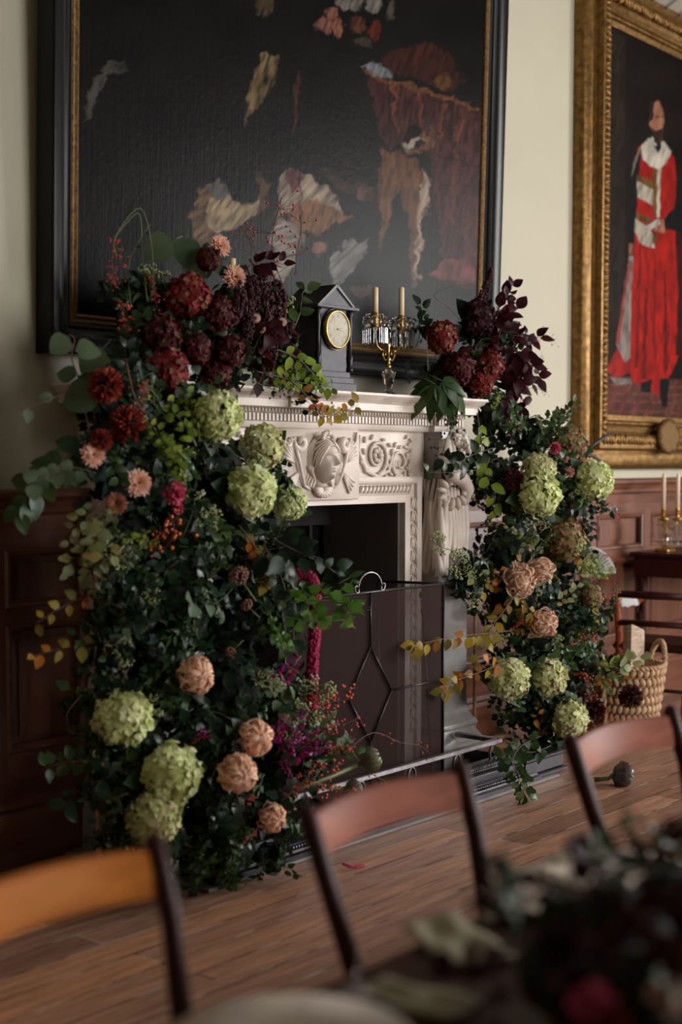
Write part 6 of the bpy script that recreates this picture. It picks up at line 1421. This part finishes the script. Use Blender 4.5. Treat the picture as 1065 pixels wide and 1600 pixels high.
artichoke(550, 1236, 17, -.93, 'art1', 'art', 'purplish green artichoke half hidden in red berries', pxv(480, 1215, 555, 1240, -.93), (470, 1218))
artichoke(972, 1207, 18.5, -1.15, 'art1', 'artd', 'dark artichoke lying on the floorboards with a short stem', pxv(930, 1195, 975, 1205, -1.1), None, z=1)
artichoke(424, 1262, 10, -.98, 'art0', 'art', 'tiny green bud beside the apricot chrysanthemum near the floor', Vector((0, 0, 1)), (424, 1290))
for i, (x0, y0, x1, y1, lb) in enumerate([(380, 1360, 378, 1322, 'pine tip at floor level, farthest from the fire'), (412, 1360, 410, 1325, 'pine tip at floor level between two others'), (445, 1355, 446, 1318, 'pine tip at floor level behind the chair post'), (430, 1325, 440, 1295, 'pine tip above the floor-level ones')]): spr(f'pine{i % 3}', x0, y0, x1, y1, -.92, lb, L0=.12)
for i, (x0, y0, x1, y1, k_, lb) in enumerate([(335, 1330, 305, 1378, 'mid0', 'glossy small-leaved sprig touching the floor'), (320, 1320, 310, 1360, 'mid1', 'green sprig hanging just above the floor'), (335, 1300, 345, 1260, 'dark2', 'big grey-green leaf spray near the lowest hydrangea')]): spr(k_, x0, y0, x1, y1, -.93, lb)
# arrangement beside the basket
spr('plume0', 745, 480, 775, 428, -.40, 'tall burgundy amaranth plume standing over the black frame edge', 'B', L0=.2, face=Vector((1, 0, .3)))
for i, (x0, y0, x1, y1, lb) in enumerate([(770, 490, 808, 458, 'pointed burgundy leaves beside the tall plume'), (780, 530, 800, 480, 'burgundy leaf spray over the black frame'), (795, 530, 838, 520, 'burgundy leaf spray reaching to the bare wall'), (800, 540, 838, 585, 'large burgundy leaf spray hanging against the wall'), (790, 560, 822, 620, 'burgundy leaf spray above the green leaves'), (800, 590, 812, 655, 'narrow burgundy leaf spray hanging lowest')]): spr(f'burg{i % 3}', x0, y0, x1, y1, -.38, lb, 'B', L0=.19)
for i, (x0, y0, x1, y1, lb) in enumerate([(815, 535, 868, 528, 'fine red berry spray standing out on the bare wall, longest'), (775, 500, 790, 470, 'fine red berry spray between plume and pointed leaves'), (820, 560, 850, 555, 'fine red berry spray under the longest one'), (815, 610, 855, 608, 'fine red berry spray before the wall above the green leaves'), (850, 665, 880, 640, 'red berries on the wall side of the upper greenery'), (860, 680, 895, 672, 'crimson berries near the pink carnations')]): spr(f'rosy{i % 3}', x0, y0, x1, y1, -.38, lb, 'B', L0=.24)
for i, (x0, y0, x1, y1, k_, lb) in enumerate([(645, 540, 668, 480, 'dark0', 'dark leaf stem standing behind the candelabrum'), (640, 600, 625, 545, 'pine0', 'dark feathery sprig beside the candelabrum foot'), (660, 600, 650, 550, 'pine1', 'dark feathery sprig between candelabrum and crimson hydrangea')]): spr(k_, x0, y0, x1, y1, -.30, lb, 'B')
random.seed(61)
for (x0, y0, x1, y1, k_, lb) in [(680, 600, 634, 650, 5, 'large drooping fingered dark green leaf over the mantel edge'), (690, 595, 735, 625, 4, 'dark fingered leaf reaching over the cornice toward the pilaster'), (700, 605, 712, 670, 3, 'narrow fingered leaf hanging straight over the dentils')]:
    b = MB(); a = near(x0, y0, -.50); d = EYE + ray(x1, y1) * dep(a) - a; palm(b, (0, 0, 0), d, TOCAM + Vector((0, 0, .6)), d.length * 1.0, k_, 0, 'finger'); b.tube([(0, 0, 0), Vector((0, .12, .05))], .002, 5, 1)
    o = b.build('fingered_leaf', [M['ivyl'], M['stem']], None, True, False); o.location = a; tag(o, lb, 'leaf')
spr('berk1', 700, 640, 706, 700, -.52, 'dark berry string hanging over the carved grapes', 'B', L0=.13)
B_('leafy_branch', 'branch', 'thin branch with dark leaves across the marble pilaster', [(770, 745), (740, 735), (710, 738), (665, 738)], -.52, .002, 'ovate', 'ivyl', .05, 10, 'twig', side=.7, seed=42)
B_('leafy_branch', 'branch', 'dark leaf branch over the carved pilaster scroll', [(770, 700), (740, 710), (715, 722), (690, 715)], -.52, .0025, 'ovate', 'ivy', .065, 9, 'twig', side=.7, seed=43)
B_('leafy_branch', 'branch', 'hanging branch of olive-yellow leaves before the bare wall', [(745, 645), (752, 690), (760, 740), (775, 800)], -.52, .003, 'ovate', 'lime', .075, 12, 'twig', side=.7, hang=.5, seed=44)
B_('autumn_branch', 'branch', 'orange and yellow dry leaf branch crossing the fire screen edge', [(800, 985), (760, 990), (710, 995), (660, 1005), (648, 1008)], -.66, .0025, 'ovate', 'autumn', .062, 22, 'rtwig', side=.7, hang=.9, seed=45)
B_('autumn_branch', 'branch', 'lower dry leaf branch hanging before the pilaster foot', [(800, 1030), (750, 1050), (710, 1065), (690, 1080)], -.66, .0025, 'ovate', 'autumn', .055, 17, 'rtwig', side=.8, hang=.7, seed=46, berries=('berr', 10, .004, .02))
B_('autumn_branch', 'branch', 'pale bare-stemmed branch with curled yellow leaves under the ragged bloom', [(815, 915), (790, 950), (765, 985), (750, 1030)], -.66, .0032, 'ovate', 'autumn', .055, 14, 'rtwig', side=.9, hang=.5, seed=47)
B_('autumn_branch', 'branch', 'turning leaf branch between the two tan blooms', [(800, 930), (825, 950), (835, 965), (840, 985)], -.62, .0025, 'ovate', 'autumn', .055, 10, 'rtwig', side=.9, hang=.6, seed=48)
for i, (x0, y0, x1, y1, lb) in enumerate([(735, 900, 700, 870, 'pale green umbel over the carved pilaster drapery'), (745, 905, 725, 890, 'green umbel just beside the pale one'), (745, 915, 730, 945, 'green umbel hanging below the pale one'), (705, 860, 670, 845, 'thin umbel nearest the egg-and-dart border')]): spr(f'umb{i % 3}', x0, y0, x1, y1, -.56, lb, 'B', L0=.12)
for i, (x0, y0, x1, y1, k_, lb) in enumerate([(860, 670, 895, 630, 'mid0', 'green leaf sprig standing out on the wall above the pink carnations'), (840, 660, 880, 650, 'oak0', 'jagged green leaf sprig before the bare wall'), (820, 680, 810, 635, 'mid2', 'upright green sprig under the burgundy leaves'), (765, 640, 790, 610, 'lime1', 'bright yellow-green sprig below the red and green hydrangea'),
                                          (820, 840, 795, 825, 'pale0', 'near-white leaf sprig in the middle of the dark ivy'), (845, 830, 820, 860, 'pale1', 'white-green leaves below the bright lime hydrangea'), (860, 940, 905, 920, 'pale2', 'pale broad leaf sprig over the tan-peach rosette'), (900, 900, 950, 890, 'pale0', 'pale yellow leaf sprig below the white fan'), (905, 880, 960, 905, 'lime2', 'lime leaves at the edge by the dark table'),
                                          (930, 1040, 985, 1030, 'lime0', 'lime green leaf branch pointing at the log basket'), (940, 1050, 1003, 1025, 'pale1', 'rounded green leaves overlapping the log'), (920, 1060, 975, 1060, 'aut0', 'yellow and green leaf sprig before the basket'), (900, 1000, 945, 975, 'mid1', 'green sprig above the lime branch'), (950, 950, 965, 925, 'mid2', 'dark green sprig beside the armchair'),
                                          (920, 780, 955, 800, 'dark0', 'dark leaf sprig hanging before the wainscot'), (900, 790, 925, 830, 'dark1', 'dark leaf sprig above the white fan'), (870, 1080, 905, 1100, 'euc0', 'curled grey-white leaves over the lowest hydrangea')]): spr(k_, x0, y0, x1, y1, -.66, lb, 'B')
for i, (x0, y0, x1, y1, lb) in enumerate([(935, 790, 970, 808, 'red berries against the wainscot, highest'), (940, 870, 962, 868, 'red berries above the dark table edge'), (940, 945, 968, 918, 'red berries beside the armchair'), (890, 1010, 930, 990, 'red berries in the lower greenery'), (900, 1050, 940, 1080, 'red berries over the dark crimson dahlias'), (820, 965, 800, 990, 'red berries near the tan-peach rosette'), (930, 1100, 960, 1125, 'red berries just above the chair rail')]): spr(f'berr{i % 3}', x0, y0, x1, y1, -.66, lb, 'B', L0=.2)
spr('berk2', 925, 900, 940, 930, -.68, 'black berry cluster below the white fan', 'B', L0=.13)
for i, (pts, lb) in enumerate([([(915, 705), (930, 692), (945, 683), (958, 676)], 'black feathery plume pointing up at the gold frame'), ([(900, 712), (925, 712), (940, 722), (952, 738)], 'black feathery plume arching down before the bare wall'), ([(915, 712), (935, 712), (945, 716), (938, 712)], 'short black plume between two others')][:2]):
    P_ = [at(x_, y_, -.55) for x_, y_ in pts]; b = MB(); b.tube(P_, [.003, .010, .010, .002], 8); random.seed(i)
    for k in range(160): t = random.random() * 2.99; j = int(t); c_ = P_[j].lerp(P_[j + 1], t - j); b.tube([c_, c_ + rv(.009) + (P_[j + 1] - P_[j]).normalized() * .008], [.0009, .0002], 3, cap=False)
    tag(b.build('black_plume', M['feather'], None, True), lb, 'plume')
# glossy sprig that trails to the floor
B_('trailing_leaf_branch', 'branch', 'glossy small-leaved branch trailing down to the floorboards past the fender', [(845, 1150), (815, 1165), (800, 1190), (810, 1215), (822, 1240)], -.86, .003, 'oak', 'ivyl', .062, 24, 'twig', side=.9, hang=.3, seed=50, dY=[-.75, -.86, -.92, -.98, -1.0])
B_('trailing_leaf_branch', 'branch', 'second glossy leaf branch spreading beside the trailing one', [(860, 1165), (835, 1175), (800, 1175), (780, 1185)], -.82, .0025, 'ovate', 'ivyl', .055, 16, 'twig', side=.9, hang=.2, seed=51)
B_('trailing_leaf_branch', 'branch', 'silvery leaf tips that touch the floor', [(808, 1205), (812, 1222), (820, 1236), (826, 1246)], -1.0, .0025, 'oak', 'pale', .055, 7, 'twig', side=.6, hang=.5, seed=52)
# pleated paper fan
p = at(912, 902, -.40); t = thing('paper_fan', 'white pleated paper fan with green ribs tucked behind the flowers', 'fan', tuple(p)); t.matrix_world = Matrix.Translation(p) @ Matrix.Rotation(YAW - PI / 2, 4, 'Z')
for kind in (0, 1):
    b = MB(); n = 26
    for i in range(n):
        a0 = .12 + 1.55 * i / n; a1 = .12 + 1.55 * (i + 1) / n; am = (a0 + a1) / 2
        def pt(r_, a, dz): return (r_ * math.cos(a) * 1.0, dz, r_ * math.sin(a))
        if kind == 0: b.add([pt(.05, a0, 0), pt(.175, a0, 0), pt(.175, am, -.008), pt(.05, am, -.003)], [(0, 1, 2, 3)]); b.add([pt(.05, am, -.003), pt(.175, am, -.008), pt(.175, a1, 0), pt(.05, a1, 0)], [(0, 1, 2, 3)])
        elif i % 2 == 0: b.tube([pt(.02, am, -.006), pt(.165, am, -.011)], .0014, 4)
    b.build(['pleated_leaf', 'rib'][kind], M['white'] if kind == 0 else M['grey'], t, fixn=False)
for v_ in t.children: pass
p = at(925, 945, -.50); b = MB(); b.ball(p, .04, 12, 8, 0, (1, .5, 1.2)); b.ball(p + RT * .03 + Vector((0, 0, -.03)), .035, 10, 8, 0, (1, .4, 1.1))
tag(b.build('white_cloth_knot', M['white'], None, True), 'knotted white cloth showing through the leaves below the berries', 'cloth')

# ------------------------------------------------------------------ flowers on the dining table, close to the viewer
TT = [(960, 1480, 120, -3.36), (870, 1520, 85, -3.36), (1045, 1430, 90, -3.34), (1000, 1590, 120, -3.48), (1070, 1550, 100, -3.4), (880, 1440, 55, -3.3), (1040, 1370, 40, -3.3)]
CT_ = clumps(TT); random.seed(8)
cen = sum((c for c, _ in CT_), Vector()) / len(CT_)
b = MB(); b.lathe([(.10, 0), (.11, .01), (.12, .05), (.115, .055), (.10, .02), (.001, .015)], 24, (cen.x, cen.y, TZ)); tag(b.build('flower_bowl', M['giltb'], None, True), 'low metal bowl holding the dark flowers on the dining table', 'bowl')
for c_, r_ in CT_:
    for k in range(7):
        v = rv().normalized(); v.z = abs(v.z); d = v + rv(.4); p_ = c_ + v * r_ * .8; p_.z = max(p_.z, TZ + .03); put(random.choice(['burg0', 'burg1', 'burg2', 'mid2']), p_, d, v + Vector((0, 0, .5)), .42, 'T')
b = MB()
for c_, r_ in CT_: b.ball((c_.x, c_.y, max(c_.z, TZ + r_ * .8 + .012)), r_ * .8, 10, 8)  # near-black balls added as the shade inside the table flowers
tag(b.build('moss_shade', M['moss_shade'], None, True), 'mossy core of the flowers on the dining table, blackened for inner shade', 'moss_shade', kind='stuff')
for (x_, y_, rp, nm, key, m_, lb) in [(925, 1572, 42, 'carnation', 'car0', 'pink', 'blurred pink rose-like flower closest to the viewer on the table'), (950, 1612, 40, 'dahlia', 'car1', 'chr', 'blurred orange-red flower under the pink one on the table'), (985, 1460, 40, 'dahlia', 'pom0', 'hyd', 'dark red dahlia in the middle of the table flowers'), (870, 1475, 34, 'dahlia', 'pom1', 'hyb', 'blackish dahlia at the plate side of the table flowers'), (1040, 1490, 36, 'dahlia', 'pom0', 'hyd', 'dark red dahlia at the picture edge on the table'),
                                      (1040, 1560, 34, 'rose', 'car0', 'spi', 'dusty beige rose low in the table flowers')]:
    p_, r_, n_ = flower_at(CT_, x_, y_, rp); bloom(nm, 'flower', key, p_, TOCAM + Vector((0, 0, .8)), r_, m_, lb, None, None)
for (x0, y0, x1, y1, k_, lb) in [(1000, 1420, 1060, 1345, 'mid0', 'olive green sprig rising over the table flowers'), (830, 1450, 880, 1410, 'mid1', 'olive sprig leaning over the pale plates'), (800, 1440, 790, 1350, 'dark0', 'dark leafy sprig standing up nearest the middle chair'), (830, 1470, 775, 1400, 'burg1', 'dark red sprig reaching toward the middle chair')]: spr(k_, x0, y0, x1, y1, -3.28, lb, 'T')

# ------------------------------------------------------------------ daylight through the windows, camera, exposure
def area(name, loc, rot, sx, sy, w, col):
    l = bpy.data.lights.new(name, 'AREA'); l.shape = 'RECTANGLE'; l.size = sx; l.size_y = sy; l.energy = w; l.color = col
    o = bpy.data.objects.new(name, l); C.objects.link(o); o.location = loc; o.rotation_euler = rot; return o
sky = area('open_sky', (16, -8.5, 4.8), (0, 0, 0), 8, 8, 2500, (1.0, .985, .96))
sky.rotation_euler = (Vector((16, -8.5, 4.8)) - Vector((6.0, -1.0, 1.4))).to_track_quat('Z', 'Y').to_euler()
area('window_daylight', (X1 + .25, (WY0 + WY1) / 2, (WZ0 + WZ1) / 2), (0, R(90), 0), WZ1 - WZ0, WY1 - WY0, 70, (.95, .97, 1.0))
area('front_window_daylight', (5.8, YF - .25, 2.1), (R(90), 0, 0), 3.2, 2.4, 185, (1.0, .985, .96))
w = bpy.data.worlds.new('sky'); bpy.context.scene.world = w; w.use_nodes = True
w.node_tree.nodes['Background'].inputs[0].default_value = (.75, .85, 1, 1); w.node_tree.nodes['Background'].inputs[1].default_value = .6
cam = bpy.data.cameras.new('camera'); co = bpy.data.objects.new('camera', cam); C.objects.link(co)
cam.sensor_fit = 'VERTICAL'; cam.sensor_height = 36; cam.lens = FPX / 1600 * 36; cam.shift_y = (PCY - 800) / 1600; cam.clip_start = .05
co.matrix_world = Matrix.Translation(EYE) @ Matrix((RT, UP, -FW)).transposed().to_4x4()
cam.dof.use_dof = True; cam.dof.focus_distance = 6.15; cam.dof.aperture_fstop = 1.45
sc = bpy.context.scene; sc.camera = co
sc.view_settings.view_transform = 'Standard'; sc.view_settings.look = 'None'; sc.view_settings.gamma = 1; sc.view_settings.use_curve_mapping = False
sc.view_settings.exposure = 0.92
sc.cycles.max_bounces = 8; sc.cycles.diffuse_bounces = 4; sc.cycles.glossy_bounces = 3; sc.cycles.transmission_bounces = 6; sc.cycles.transparent_max_bounces = 8
sc.cycles.use_denoising = True; sc.cycles.sample_clamp_indirect = 4
